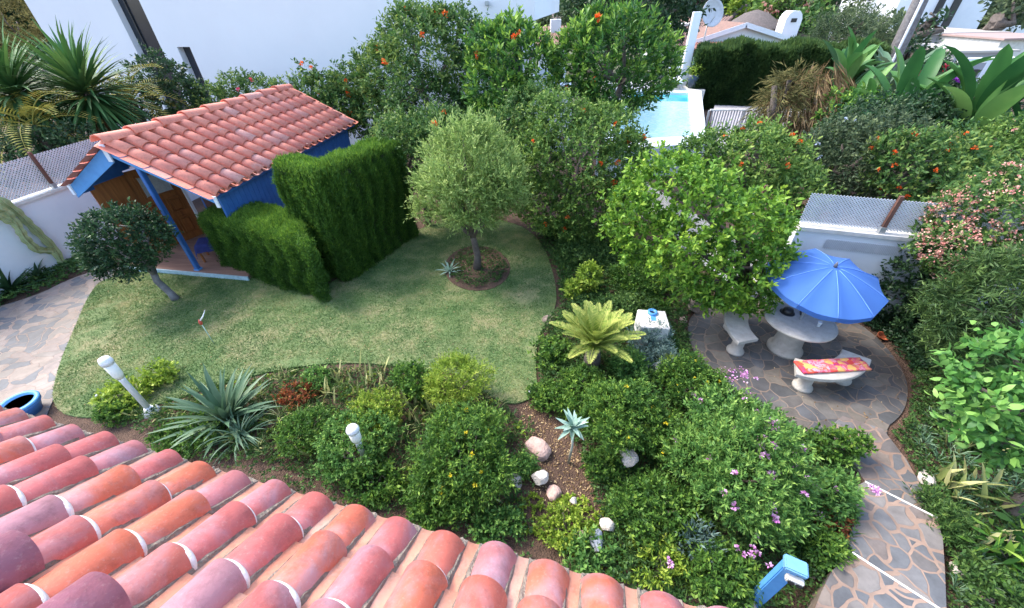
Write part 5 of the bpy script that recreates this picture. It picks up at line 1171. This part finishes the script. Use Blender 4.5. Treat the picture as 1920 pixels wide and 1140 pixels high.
# ------------------------------------------------------------------ named foliage specials
ap = at(430, 790); rosette('striped_agave', 'large spreading agave with grey green striped leaves beside the lamp', 'agave', 'agave', (ap.x, ap.y, 0), 64, .95, .105, (.3, 1.45), .6, 31, each=True)
ap = at(455, 822); rosette('strap_plant', 'arching strappy grey green plant below the big agave near the roof', 'plant', 'agave', (ap.x, ap.y, 0), 55, .62, .03, (.2, 1.4), 1.7, 32, each=True)
ap = at(843, 512); rosette('small_agave', 'little blue green agave in the circular olive bed', 'agave', 'silver', (ap.x, ap.y, .04), 24, .34, .055, (.05, 1.3), .3, 33, each=True)
ap = at(1715, 650); rosette('aloe', 'thin leaved grey green aloe in the shade right of the patio', 'aloe', 'agave', (ap.x, ap.y, 0), 26, .42, .035, (.1, 1.2), .5, 34, each=True)
# silver echeveria like plant on a stem
ap = at(1066, 868); zs = zat(1062, 800, ap); r_ = rosette('silver_succulent', 'silver green star shaped succulent on a pale stem over the soil strip', 'succulent', 'silver', (ap.x, ap.y, 0), 22, .26, .075, (-.15, 1.2), .3, 35, each=True, z0=zs)
bm = bmesh.new(); tube(bm, [(0, 0, 0), (.02, 0, zs * .5), (0, 0, zs)], [.02, .016, .018], 8); obj('stem', bm, pmat('pale_stem', (.5, .52, .45), (.35, .35, .3), .8, 20), r_)
# cycad
cp_ = at(1108, 690); CY = palm('cycad', 'golden green cycad with stiff feathery fronds right of the lawn', 'cycad', (cp_.x, cp_.y, 0), 0.50, 36, .80, 'cycad', 41, (.60, 1.45), .65, 34, .15, .024, .13, .45)
# variegated snake plants
def snake(label, px, py, n, h, spread, seed, w_=.05):
    rng = random.Random(seed); p = at(px, py); root = thing('snake_plant', label, 'plant', (p.x, p.y, 0))
    for i in range(n):
        bm = bmesh.new(); tl = bm.faces.layers.float.new('tint')
        strap(bm, (rng.uniform(-spread, spread), rng.uniform(-spread, spread) * .8, 0), rng.uniform(0, 6.28), h * rng.uniform(.6, 1.1), w_ * rng.uniform(.8, 1.1), rng.uniform(.9, 1.4), rng.uniform(-.1, .5), tl, rng.random(), 5, .2)
        obj('leaf', bm, MT['varieg'], root)
snake('yellow edged blade leaved plants at the lawn edge left of the green shrub', 665, 725, 44, .46, .45, 1, .045)
snake('few yellow edged blades beside the agave and dark shrub', 578, 860, 8, .35, .15, 2)
snake('yellow striped blades in front of the feathery golden shrub', 790, 770, 26, .46, .32, 3)
snake('cream edged blades at the roof edge below the daisy shrub', 915, 965, 12, .30, .22, 4)
snake('yellow edged snake plants right of the path, upper clump', 1815, 845, 20, .46, .26, 5, .085)
snake('yellow edged snake plants right of the path, lower clump', 1815, 925, 22, .46, .34, 6, .085)
snake('cream edged snake plants beside the lower path', 1835, 1000, 12, .38, .25, 7, .08)
snake('cream blades where the front bed meets the golden shrub', 735, 835, 14, .36, .25, 8, .04)
# ------------------------------------------------------------------ right side masses
RM = dict(k=7, L=.07, W=.03, cov=2.6, cap=12000, up=.4, trunk=.05, shell=(.72, 1.15))
ccy = at(1850, 720); lplant('cypress_shrub', 'dark drooping cypress mass right of the patio below the pink lantana', 'shrub', 'cypressdark', (ccy.x, ccy.y, 0), [(1860, 590, 90, 0), (1900, 540, 80, .2), (1830, 640, 60, -.1), (1920, 640, 90, 0), (1880, 520, 60, .3), (1800, 570, 45, .2)], k=9, L=.09, W=.014, cov=3., cap=14000, up=-.4, trunk=.06, shell=(.75, 1.12))
lp_ = at(1850, 640); lplant('lantana_bush', 'pink and cream flowered bush climbing over the right wall end', 'shrub', 'teco', (lp_.x, lp_.y, 0), [(1850, 420, 85, .6), (1800, 400, 50, .7), (1900, 370, 70, .9), (1780, 460, 45, .3), (1840, 480, 60, .2), (1880, 450, 70, .3), (1930, 470, 70, .2), (1800, 500, 38, .1)], **RM)
def blossoms(root, pts, Y, mat, n, fr, seed, name='blossoms'):
    rng = np.random.default_rng(seed); lb = lobpx(pts, Y, root.location); C = np.array([l[0] for l in lb]); Rr = np.array([l[1] for l in lb]); j = rng.integers(len(lb), size=n)
    u = unit(rng.normal(size=(n, 3)) + unit(np.array([0, 0, H]) - np.array(root.location)) * .9); P = C[j] + u * Rr[j] * (1.0 + .08 * rng.random((n, 1)))
    keep = np.ones(n, bool)
    for q in range(len(lb)): keep &= ~((np.linalg.norm((P - C[q]) / Rr[q], axis=1) < .9) & (j != q))
    P = P[keep]; k = 9; P3 = np.repeat(P, k, 0) + rng.normal(size=(len(P) * k, 3)) * fr * .35; D = unit(np.repeat(u[keep], k, 0) + rng.normal(size=P3.shape) * .7)
    leafmesh(name, P3, D, fr * .6, fr * .55, rng.random(len(P3)), MT[mat], root, rng, kind='stuff')
LANT = [(1850, 420, 85, .6), (1800, 400, 50, .7), (1900, 370, 70, .9), (1780, 460, 45, .3), (1840, 480, 60, .2), (1880, 450, 70, .3), (1930, 470, 70, .2), (1800, 500, 38, .1)]
blossoms(bpy.data.objects['lantana_bush'], LANT, lp_.y, 'salmonf', 900, .055, 3)
def mass(label, mat, Y, pts, name='shrub', cat='shrub', **kw):
    x = atY(pts[0][0], pts[0][1], Y).x; q = dict(k=7, L=.09 * Y / 10, W=.038 * Y / 10, cov=2.4, cap=7000, up=.4, trunk=.012 * Y, shell=(.7, 1.16)); q.update(kw)
    return lplant(name, label, cat, mat, (x, Y, 0), pts, **q)
mass('dark drooping shrub behind the mesh fence with pale blue flowers', 'sage', 9.5, [(1620, 300, 80, 0), (1580, 270, 50, .2), (1660, 270, 60, .2), (1610, 340, 50, -.1), (1560, 320, 40, 0)], flowers=('bluef', 9, .05, None), up=-.3)
mass('orange flowered shrub right of the fence post beyond the wall', 'teco', 8.6, [(1700, 310, 60, 0), (1760, 300, 60, 0), (1730, 340, 60, -.2), (1680, 280, 40, .2), (1800, 310, 50, .2)], flowers=('orangef', 22, .05, None))
mass('wide green bush with peach flowers along the far right', 'teco2', 9.2, [(1830, 300, 70, 0), (1890, 330, 80, -.2), (1900, 270, 50, .2), (1940, 300, 60, .2), (1780, 350, 50, -.2)], flowers=('salmonf', 40, .05, None))
mass('brown and green drooping dry grass like shrub beside the dark hedge', 'dry', 14.5, [(1500, 200, 55, 0), (1530, 180, 45, .2), (1480, 220, 45, -.1), (1540, 220, 40, 0), (1500, 240, 40, -.2)], k=9, L=.42, W=.028, up=-1.7, spread=.22, jit=.2, cov=2.4)
mass('olive green drooping shrub in front of the left side of the dry shrub', 'drygreen', 14.2, [(1460, 200, 38, 0), (1450, 230, 30, 0), (1490, 160, 30, .3), (1470, 165, 25, .2)], k=9, L=.32, W=.03, up=-.7, spread=.4)
mass('leafy bright shrub right of the dry brown shrub', 'glossy', 13.5, [(1580, 220, 45, 0), (1570, 260, 40, -.1), (1610, 200, 35, .2), (1550, 280, 40, -.2)])
mass('feathery mid green tree behind the banana plants', 'sage', 26, [(1590, 85, 55, 0), (1560, 65, 35, 0), (1640, 80, 40, .5), (1600, 120, 50, 0), (1540, 110, 30, 0)], 'garden_tree', 'tree', k=9, W=.04, up=1.)
mass('purple flowered dark shrub between the banana plants', 'dark', 13, [(1790, 205, 40, 0), (1770, 180, 30, 0), (1820, 190, 30, 0), (1800, 170, 25, .2)], flowers=('purplef', 20, .12, None))
mass('small dark shrub with crimson flowers below the white villa roofs', 'dark', 17, [(1745, 140, 28, 0), (1720, 150, 26, 0), (1770, 150, 26, 0)], flowers=('redf', 8, .12, None))
mass('dense shadowy shrub mass behind the right mesh fence', 'dark', 11.5, [(1640, 240, 60, 0), (1700, 240, 60, 0), (1760, 250, 60, 0), (1590, 260, 50, 0), (1850, 260, 60, 0)], flowers=('orangef', 6, .06, None))
def banana(label, px, py, Y, Lpx, n, seed, w_=.3, mat='banana', el=(.35, 1.45), bpy_=None):
    c_ = atY(px, py, Y); L = Lpx * depth(c_) / FPX; rng = random.Random(seed); root = thing('banana_plant', label, 'banana plant', (c_.x, Y, 0)); z0 = max(.2, c_.z)
    for i in range(n):
        bm = bmesh.new(); tl = bm.faces.layers.float.new('tint'); f = i / n; e = el[1] - (el[1] - el[0]) * f + rng.uniform(-.1, .1)
        strap(bm, (rng.uniform(-.25, .25), rng.uniform(-.25, .25), z0 + rng.uniform(-.5, .25)), i * 2.4 + rng.uniform(-.4, .4), L * rng.uniform(.75, 1.1), L * w_ * rng.uniform(.8, 1.1), e, rng.uniform(.3, 1.3), tl, min(1, max(0, rng.gauss(.5, .28))), 12, .28,
              prof=lambda t_: .07 if t_ < .26 else max(.03, math.sin(math.pi * ((t_ - .26) / .74) ** .8) ** .5))
        obj('leaf', bm, MT[mat], root)
    bm = bmesh.new(); tube(bm, [(0, 0, -.05), (0, 0, z0 * .5), (0, 0, z0 + .1)], [.14, .11, .08], 10); obj('trunk', bm, pmat('pseudostem', (.22, .26, .10), (.16, .15, .08), .7, 6), root)
banana('tall banana plant with broad leaves at the right picture edge', 1800, 262, 11., 185, 16, 1, .19, el=(.9, 1.5))
banana('second broad leaved banana plant cut by the right picture edge', 1905, 280, 10.5, 110, 12, 2, .22, el=(.7, 1.4))
banana('leaning banana plant in the middle of the right garden', 1680, 240, 12.6, 130, 22, 3, .19, el=(.8, 1.5))
banana('yellow green banana plant beside the dark hedge', 1578, 170, 16., 95, 22, 4, .2, el=(.8, 1.5))
banana('small bright banana plant at the foot of the leaning one', 1605, 225, 13.4, 80, 16, 5, .22, el=(.6, 1.45))
banana('slender grey green banana plant behind the leaning one', 1650, 190, 17, 110, 20, 6, .14, 'agave', el=(.8, 1.45))
banana('low banana plant beside the purple flowers', 1745, 245, 12.2, 105, 14, 7, .2, el=(.6, 1.45))
# ================================================================== FAR BACKGROUND
obj('far_ground', prism([(-300, 27), (400, 27), (400, 800), (-300, 800)], -.05, .02), pmat('scrub', (.06, .09, .035), (.12, .11, .06), .95, .3), kind='structure')
ROOFB = pmat('old_roof_tiles', (.30, .17, .125), (.19, .12, .095), .85, 2.5, .6, 12)
def gable_house(label, axp, aye, apex, left, right, Y, dep, wz=0):
    """front gable facing the garden; points are apex, left eave and right eave in the picture"""
    A, Lf, Rt = (atY(*p, Y) for p in (apex, left, right)); root = thing('house', label, 'house', (0, 0, 0)); bm = bmesh.new()
    v = [bm.verts.new(p) for p in ((Lf.x, Y, -.1), (Rt.x, Y, -.1), (Rt.x, Y, Rt.z - .15), (A.x, Y, A.z - .15), (Lf.x, Y, Lf.z - .15))]
    w_ = [bm.verts.new(x.co + Vector((0, dep, 0))) for x in v]; bm.faces.new(v); bm.faces.new(w_[::-1])
    for k in range(5): bm.faces.new((v[k], w_[k], w_[(k + 1) % 5], v[(k + 1) % 5]))
    bmesh.ops.recalc_face_normals(bm, faces=bm.faces[:]); obj('wall', bm, WHITE, root)
    for E_ in (Lf, Rt):
        d = (E_ - A).normalized(); e = E_ + d * .6; bm = bmesh.new(); n = 26; nrm = Vector((-d.z, 0, d.x)); nrm = nrm if nrm.z > 0 else -nrm
        rows = []
        for i in range(n * 4 + 1):
            y = Y - .45 + (dep + .9) * i / (n * 4); o_ = nrm * (.07 * abs(math.sin(math.pi * i / 4)))
            rows.append([bm.verts.new(Vector((p.x, y, p.z)) + o_) for p in (A, e)] + [bm.verts.new(Vector((p.x, y, p.z)) - nrm * .12) for p in (e, A)])
        for a, b_ in zip(rows, rows[1:]):
            for k in range(4): bm.faces.new((a[k], a[(k + 1) % 4], b_[(k + 1) % 4], b_[k]))
        bm.faces.new(rows[0]); bm.faces.new(rows[-1][::-1]); bmesh.ops.recalc_face_normals(bm, faces=bm.faces[:]); obj('roof', bm, ROOFB, root)
        bm = bmesh.new(); q = [A + nrm * .1, e + nrm * .1, e - nrm * .28, A - nrm * .28]; a = [bm.verts.new((p.x, Y - .5, p.z)) for p in q]; b_ = [bm.verts.new((p.x, Y - .455, p.z)) for p in q]
        bm.faces.new(a); bm.faces.new(b_[::-1])
        for k in range(4): bm.faces.new((a[k], b_[k], b_[(k + 1) % 4], a[(k + 1) % 4]))
        bmesh.ops.recalc_face_normals(bm, faces=bm.faces[:]); obj('bargeboard', bm, WHITE, root)
    return root, A
gh, GA = gable_house('white cottage with a low brown tiled gable roof beyond the dark hedge', 0, 0, (1396, 44), (1300, 76), (1482, 72), 44, 14)
for k in (-.5, 0, .5): obj('air_vent', bx((GA.x + k * .5, 43.97, GA.z - 1.1), (.18, .06, .14)), DARK, gh)
# side wing with a roof slope towards us
def slope_roof(parent, pts_low, pts_high, Y0, Y1, name='roof', mat=None, wall=True):
    a, b_ = atY(*pts_low[0], Y0), atY(*pts_low[1], Y0); c_, d = atY(*pts_high[1], Y1), atY(*pts_high[0], Y1); bm = bmesh.new()
    n = 60; rows = []
    for i in range(n + 1):
        f = i / n; o_ = .09 * abs(math.sin(math.pi * i / 3)); rows.append([bm.verts.new(a.lerp(b_, f) + Z * o_), bm.verts.new(d.lerp(c_, f) + Z * o_), bm.verts.new(d.lerp(c_, f) - Z * .2), bm.verts.new(a.lerp(b_, f) - Z * .2)])
    for x, y in zip(rows, rows[1:]):
        for k in range(4): bm.faces.new((x[k], x[(k + 1) % 4], y[(k + 1) % 4], y[k]))
    bm.faces.new(rows[0]); bm.faces.new(rows[-1][::-1]); bmesh.ops.recalc_face_normals(bm, faces=bm.faces[:]); obj(name, bm, mat or ROOFB, parent)
    if wall: obj('wall', prism([(a.x + .3, Y0 + .4), (b_.x - .3, Y0 + .4), (c_.x - .3, Y1), (d.x + .3, Y1)], -.1, min(a.z, b_.z) - .25), WHITE, parent)
slope_roof(gh, ((1215, 84), (1312, 88)), ((1255, 50), (1375, 30)), 43, 52, 'roof')
slope_roof(gh, ((1290, 92), (1430, 96)), ((1305, 80), (1405, 78)), 41, 43.6, 'porch_roof', pmat('pink_roof_tiles', (.42, .18, .13), (.32, .15, .11), .85, 3, .5, 12))
p = atY(1481, 20, 46); q = atY(1466, 80, 43)
ch_ = bmesh.new(); cx0 = atY(1481, 60, 45)
prm = [(1.0, 0), (1.0, p.z - .6), (.8, p.z - .25), (.45, p.z), (-.45, p.z), (-.8, p.z - .25), (-1.0, p.z - .6), (-1.0, 0)]
va_ = [ch_.verts.new((cx0.x + x * .75, 45, z_)) for x, z_ in prm]; vb_ = [ch_.verts.new((cx0.x + x * .75, 46.2, z_)) for x, z_ in prm]; ch_.faces.new(va_); ch_.faces.new(vb_[::-1])
for k in range(8): ch_.faces.new((va_[k], vb_[k], vb_[(k + 1) % 8], va_[(k + 1) % 8]))
bmesh.ops.recalc_face_normals(ch_, faces=ch_.faces[:]); cm_ = obj('chimney', ch_, WHITE, gh)
obj('flue_opening', bx((cx0.x, 44.98, p.z - .7), (.5, .08, .3)), DARK, cm_)
# satellite dish on the cottage roof
dp = atY(1332, 26, 40); dish = thing('satellite_dish', 'big pale satellite dish on a mast in front of the cottage roof', 'satellite dish', (dp.x, 40, 0))
ax_ = Matrix.Rotation(R(75), 3, 'X') @ Matrix.Rotation(R(12), 3, 'Y')
obj('reflector', lathe([(.02, .0), (.5, .06), (.85, .2), (.98, .3), (.97, .33), (.84, .23), (.5, .09), (.02, .03)], 28, None, (0, 0, dp.z), ax_), pmat('dish_grey', (.62, .63, .66), (.5, .5, .53), .6, 4), dish)
bm = bmesh.new(); tube(bm, [(0, .1, 0), (0, .1, dp.z)], .05, 8); obj('mast', bm, METALG, dish)
bm = bmesh.new(); tube(bm, [(0, 0, dp.z - .9), (0, -1.0, dp.z - .1)], .03, 6); obj('feed_arm', bm, METALG, dish)
# small low roofs between villa and tree
lh = thing('outbuilding', 'low pale building with a pinkish tiled roof just right of the villa overhang', 'house'); slope_roof(lh, ((1003, 86), (1075, 84)), ((1003, 52), (1062, 50)), 30, 36); 
p = atY(1042, 36, 34); obj('chimney', bx((p.x, 34, p.z / 2), (.7, .7, p.z)), WHITE, lh)
lh2 = thing('outbuilding', 'flat roofed white annex left of the cottage roof', 'house'); a, b_ = atY(1222, 50, 50), atY(1300, 47, 50); obj('wall', bx(((a.x + b_.x) / 2, 51.5, a.z / 2), (b_.x - a.x, 3, a.z)), WHITE, lh2)
obj('flat_roof', bx(((a.x + b_.x) / 2, 51.5, a.z + .1), (b_.x - a.x + .3, 3.3, .2)), WHITEC, lh2)
# thatched conical roof
p = atY(1420, 20, 55); th_ = thing('thatched_parasol', 'dark conical thatched shelter roof above the cottage', 'shelter', (p.x, 55, 0)); obj('roof', lathe([(3.4, p.z - 1.6), (3.3, p.z - 1.5), (1.2, p.z - .2), (.1, p.z + .1)], 24), pmat('thatch', (.16, .13, .12), (.08, .07, .065), .95, 5, .8, 20), th_); obj('post', lathe([(.12, 0), (.12, p.z - .5)], 10), BARK, th_)
# modern villa top right: long facade seen with roofs stepping down towards us
vr = thing('white_villa', 'white modern hillside villa with flat grey roofs at the top right', 'house')
GREYW = pmat('grey_render', (.34, .34, .37), (.28, .28, .31), .8, 1); LROOF = pmat('pale_flat_roof', (.42, .39, .36), (.34, .32, .30), .85, 1); PROOF = pmat('rosy_flat_roof', (.36, .25, .22), (.30, .21, .19), .85, 1)
def vbox(name, px0, px1, py, Y, dep, mat, z0=0, th=None, top=None):
    a, b_ = atY(px0, py, Y), atY(px1, py, Y); z1 = (a.z + b_.z) / 2; z0_ = z1 - th if th else z0
    o = obj(name, bx(((a.x + b_.x) / 2, Y + dep / 2, (z0_ + z1) / 2), (b_.x - a.x, dep, z1 - z0_)), mat, vr)
    if top: obj('roof', bx(((a.x + b_.x) / 2, Y + dep / 2 - .1, z1 + .06), (b_.x - a.x + .3, dep + .3, .12)), top, vr)
    return o
vbox('wall', 1722, 1905, -75, 46, 8, WHITE); 
for (x0, x1, y0, y1) in ((1778, 1790, -30, 25), (1812, 1826, -40, 48)):
    a, b_, c_ = atY(x0, y0, 45.9), atY(x1, y0, 45.9), atY(x0, y1, 45.9); obj('window', bx(((a.x + b_.x) / 2, 45.95, (a.z + c_.z) / 2), (b_.x - a.x, .14, a.z - c_.z)), DARK, vr)
vbox('terrace_block', 1700, 1885, 64, 38, 6, GREYW, top=LROOF)
vbox('terrace_block', 1795, 1900, 98, 30, 5, GREYW, top=LROOF)
vbox('terrace_block', 1880, 2010, 74, 33, 6, WHITEC, top=PROOF)
vbox('parapet', 1805, 1975, 108, 27, .3, WHITE)
vbox('parapet', 1880, 1940, 48, 43, .3, WHITE)
a = at(1865, 140); vbox('garage_wall', 1760, 1850, 118, 26.5, .3, GREYW); vbox('garage_opening', 1772, 1838, 131, 26.35, .14, DARK)
# palm trunk and light pole
pb_ = atY(1672, 110, 24); pt_ = Vector((pb_.x, 24, 9)); 
tk = thing('tall_palm', 'tall grey palm trunk rising out of the top edge at the right', 'palm', (pb_.x, 24, 0)); bm = bmesh.new(); tube(bm, [(0, 0, 0), (.05, 0, 3), (0, 0, 6), (0, 0, 10)], [.42, .34, .30, .28], 14); obj('trunk', bm, BARKG, tk)
rng = random.Random(77)
for i in range(12):
    bm = bmesh.new(); tl = bm.faces.layers.float.new('tint'); frond(bm, tl, (0, 0, 10), i * 2.4, 3.2, rng.uniform(.0, 1.1), 1.4, rng, 22, .08, .6, .3, .03); obj('frond', bm, MT['yucca'], tk)
pb_ = atY(1681, 100, 21); lp_ = thing('light_pole', 'thin white pole beside the tall palm trunk', 'pole', (pb_.x, 21, 0)); bm = bmesh.new(); tube(bm, [(0, 0, 0), (0, 0, 7)], .05, 8); obj('pole', bm, LAMPW, lp_); obj('lamp_head', bx((.3, 0, 7), (.7, .2, .1)), LAMPW, lp_)
# far trees, each its own
FT = dict(name='garden_tree', cat='tree')
mass('huge dark evergreen tree behind the bright tipped tree', 'dark', 38, [(1150, 0, 75, 0), (1220, 0, 70, 0), (1270, 20, 45, 0), (1180, 40, 60, 0), (1120, 20, 50, 0), (1240, 45, 40, 0)], up=.1, **FT)
mass('brownish shrub right of the villa overhang', 'sage', 40, [(1085, 35, 28, 0), (1060, 40, 22, 0), (1100, 60, 25, 0), (1040, 20, 26, 6)], **FT)
mass('dark purple green tree above the cottage chimney', 'dark', 58, [(1570, 5, 55, 0), (1540, -10, 40, 0), (1620, 10, 45, 0), (1590, 40, 35, 0)], **FT)
mass('deep green tree at the top behind the palm trunk', 'sage', 50, [(1650, 10, 50, 0), (1690, -10, 40, 0), (1640, 50, 40, 0), (1680, 50, 35, 0)], **FT)
mass('yellow green small palm like tree beside the satellite dish', 'lime', 60, [(1368, 14, 20, 0), (1350, 22, 12, 0), (1392, 12, 14, 0)], **FT)
mass('orange and white blossoming tree above the cottage roof', 'teco2', 56, [(1465, 8, 34, 0), (1440, 18, 20, 0), (1500, 15, 30, 0)], flowers=('salmonf', 30, .3, None), **FT)
mass('green garden trees right of the cottage chimney', 'teco', 48, [(1520, 40, 30, 0), (1500, 65, 28, 0), (1545, 60, 26, 0), (1400, 5, 30, 14)], **FT)
mass('dull green tree on the slope left of the white hillside villa', 'sage', 34, [(1660, 75, 40, 0), (1640, 110, 38, 0), (1700, 100, 28, 0)], **FT)
mass('leafy dark tree in front of the hillside villa', 'dark', 25, [(1710, 100, 28, 0), (1730, 120, 22, 0), (1700, 130, 28, 0)], **FT)
mass('sparse tree before the white hillside facade', 'dark', 30, [(1745, 25, 22, 0), (1760, 45, 16, 0), (1735, 45, 14, 0)], cov=.8, shell=(.4, 1.3), **FT)
mass('olive coloured tree at the top right corner', 'sage', 40, [(1900, 5, 34, 0), (1930, 20, 30, 0), (1885, 20, 18, 0)], **FT)
mass('far tree left of the satellite dish', 'dark', 62, [(1310, 5, 36, 0), (1330, 0, 30, 0)], **FT)
def treeline(label, Y, x0, x1, h, seed, mat):
    rng = np.random.default_rng(seed); lb = [((rng.uniform(x0, x1), rng.uniform(-6, 6), h * rng.uniform(.3, .7)), (h * rng.uniform(.4, .6),) * 2 + (h * rng.uniform(.3, .45),)) for _ in range(int((x1 - x0) / h * 2.2))]
    P, D, L_, W_, T = sprigs(lb, 26000, 5, 1.0, .55, rng); o = leafmesh('wood', P, D, L_, W_, T, MT[mat], None, rng, kind='stuff'); o.location = (0, Y, 0); tag(o, label, 'woodland')
treeline('distant dark green trees filling the horizon', 105, -40, 160, 13, 9, 'dark')
treeline('dark trees behind the left corner of the white villa', 60, -150, -50, 12, 19, 'dark')
treeline('greyish green distant wood behind the villas', 80, -50, 150, 9, 10, 'sage')

cq = at(1715, 606); lplant('climber', 'dark leafy climber spreading over the white wall beside the parasol', 'climber', 'dark', (cq.x, cq.y, 0), [(1700, 520, 35, 0), (1730, 490, 45, .1), (1680, 560, 35, 0), (1755, 470, 45, .1), (1650, 545, 22, .1), (1745, 540, 45, 0), (1700, 590, 40, 0), (1770, 520, 40, 0)], k=7, L=.08, W=.04, cov=1.7, cap=5000, shell=(.5, 1.2), trunk=.02)
lq = at(1885, 968); lplant('garden_tree', 'lime leaved small tree with a dark leaning trunk at the right edge', 'tree', 'fresh', (lq.x, lq.y, 0), [(1850, 690, 55, .6), (1900, 670, 55, .7), (1860, 760, 60, .3), (1910, 780, 60, .3), (1880, 830, 45, .1), (1820, 720, 35, .5), (1940, 700, 60, .5), (1830, 800, 35, .2)], k=6, L=.085, W=.045, cov=1.9, cap=5000, up=.4, trunk=.09, shell=(.55, 1.15), trunkpts=[(0, 0, -.05), (.06, .05, .3), (.2, .1, .65), (.3, .25, .95)])
# strappy tufts, litter and pebbles
def tufts(name, label, mat, polypx, n, L, W, seed, k=9, el=(.5, 1.3)):
    rng = np.random.default_rng(seed); poly = [at(x, y) for x, y in polypx]; P = scatter(poly, n, rng); n = len(P)
    P3 = np.repeat(np.column_stack([P, np.full(n, .04)]), k, 0); az = rng.random(n * k) * 6.28; e = rng.uniform(el[0], el[1], n * k)
    D = np.column_stack([np.cos(az) * np.cos(e), np.sin(az) * np.cos(e), np.sin(e)]); sc = np.repeat(.6 + .7 * rng.random(n), k)
    tag(leafmesh(name, P3, D, L * sc * (.7 + .5 * rng.random(n * k)), W, np.repeat(rng.random(n) * .5 + .2, k) + rng.normal(size=n * k) * .1, MT[mat], None, rng, kind='stuff', droop=.25), label, 'ground cover')
FBP = [(200, 775), (300, 762), (430, 720), (560, 695), (760, 692), (900, 740), (960, 775), (990, 830), (960, 990), (880, 990), (600, 890), (260, 790)]
RBP = [(1045, 600), (1012, 640), (1015, 740), (1080, 800), (1120, 880), (1150, 960), (1080, 1060), (1300, 1130), (1500, 1130), (1580, 1040), (1590, 860), (1440, 790), (1310, 700), (1280, 620), (1120, 570)]
tufts('strappy_tufts', 'narrow yellowish strap leaves scattered through the front bed', 'varieg', FBP, 210, .26, .016, 51)
tufts('strappy_tufts', 'fine green grassy tufts between the front bed shrubs', 'cover', FBP, 900, .2, .012, 52)
tufts('strappy_tufts', 'fine green grassy tufts through the right bed', 'cover', RBP, 1500, .24, .013, 53)
tufts('succulent_rosettes', 'light green little succulent rosettes covering the low bed by the roof', 'lime', [(900, 960), (1000, 930), (1110, 930), (1280, 1010), (1330, 1120), (1150, 1090), (1000, 1010)], 620, .06, .026, 54, 14, (.1, 1.2))
tufts('strappy_tufts', 'arching narrow leaves beside the right hand path', 'agave', [(1715, 780), (1716, 860), (1765, 960), (1785, 1130), (1900, 1130), (1900, 760)], 500, .2, .014, 55)
tufts('leafy_tufts', 'leafy undergrowth round the lemon tree foot', 'eury', [(1040, 450), (1060, 560), (1270, 600), (1300, 540), (1200, 460)], 900, .18, .03, 56)
def litter(name, label, mat, polypx, n, L, W, seed, z=.034):
    rng = np.random.default_rng(seed); poly = [at(x, y, z) for x, y in polypx]; P = scatter(poly, n, rng); n = len(P); D = unit(rng.normal(size=(n, 3)) * np.array([1, 1, .15]))
    tag(leafmesh(name, np.column_stack([P, np.full(n, z + .006)]), D, L * (.5 + rng.random(n)), W, rng.random(n), MT[mat], None, rng, flat=.9, kind='stuff'), label, 'litter')
litter('leaf_litter', 'dry fallen leaves on the soil strip and bed edges', 'dry', [(975, 760), (1010, 760), (1110, 880), (1130, 960), (1050, 980), (985, 900)], 900, .035, .018, 61, .004)
litter('leaf_litter', 'small fallen leaves lying on the lawn', 'dry', lawn_px, 1500, .03, .014, 62, .045)
litter('leaf_litter', 'brown fallen leaves scattered on the patio stones', 'dry', pat[:16], 260, .035, .018, 63)
litter('fallen_petals', 'pale pink petals fallen on the patio near the geranium', 'pinkf', [(1340, 690), (1390, 685), (1410, 740), (1370, 745)], 60, .035, .03, 64)
litter('leaf_litter', 'dead leaves under the right hand plants', 'dry', [(1712, 690), (1716, 860), (1765, 960), (1785, 1130), (1900, 1130), (1900, 700)], 1500, .04, .018, 65, .01)

GB = [o for o in bpy.data.objects if o.get('label', '').startswith('large leafy pink geranium')][0]
def cluster(px, py, z, n, sp, mat='pinkf', fr=.035, seed=1, parent=GB):
    rng = np.random.default_rng(seed); P = at(px, py, z)
    for i in range(n):
        o = obj('flower', bloom_mesh(mat, fr, i % 3), None, parent); q = Vector(rng.normal(size=3) * sp); q.z *= .5; o.location = P + q - parent.location; o.rotation_euler = (rng.random(), rng.random(), rng.random() * 6)
cluster(1455, 800, 1.05, 16, .07); cluster(1640, 920, .55, 7, .04, seed=2); cluster(1412, 1035, .45, 7, .05, seed=3); cluster(1400, 700, .5, 6, .06, seed=4); cluster(1258, 1055, .35, 3, .02, seed=5); cluster(1500, 870, .95, 5, .12, seed=6)

cover('ground_cover', 'low leafy cover along the foot of the house under the roof edge', 'cover', [(200, 785), (350, 800), (560, 860), (700, 900), (880, 960), (1000, 980), (1000, 1060), (800, 1010), (560, 930), (330, 850)], 3600, .045, .022, .2, 8)
tufts('leafy_tufts', 'bright yellow green leafy sprigs through the front bed', 'lime', FBP, 420, .09, .035, 57, 7, (.2, 1.2))
tufts('leafy_tufts', 'bright green leafy sprigs through the right bed', 'gera', RBP, 1300, .12, .03, 58, 8, (.3, 1.3))

GROUPS = {'rock': 'rocks scattered in the garden beds', 'banana plant': 'banana plants beyond the wall', 'yucca': 'yuccas at the left corner', 'hedge': 'clipped hedges', 'bench': 'curved stone benches round the stone table',
          'agave': 'agaves in the beds', 'palm': 'palms around the garden', 'wall': 'white boundary walls', 'fence': 'fences around the gardens', 'house': 'houses around the garden', 'tree': 'trees in and behind the garden', 'shrub': 'shrubs of the garden beds'}
for o in list(scene.objects):
    if o.parent is None and o.get('category'):
        if o.name.startswith('snake_plant'): o['group'] = 'yellow edged snake plants'
        elif o.name.startswith('garden_lamp'): o['group'] = 'white bollard garden lamps'
        elif o['category'] in GROUPS: o['group'] = GROUPS[o['category']]
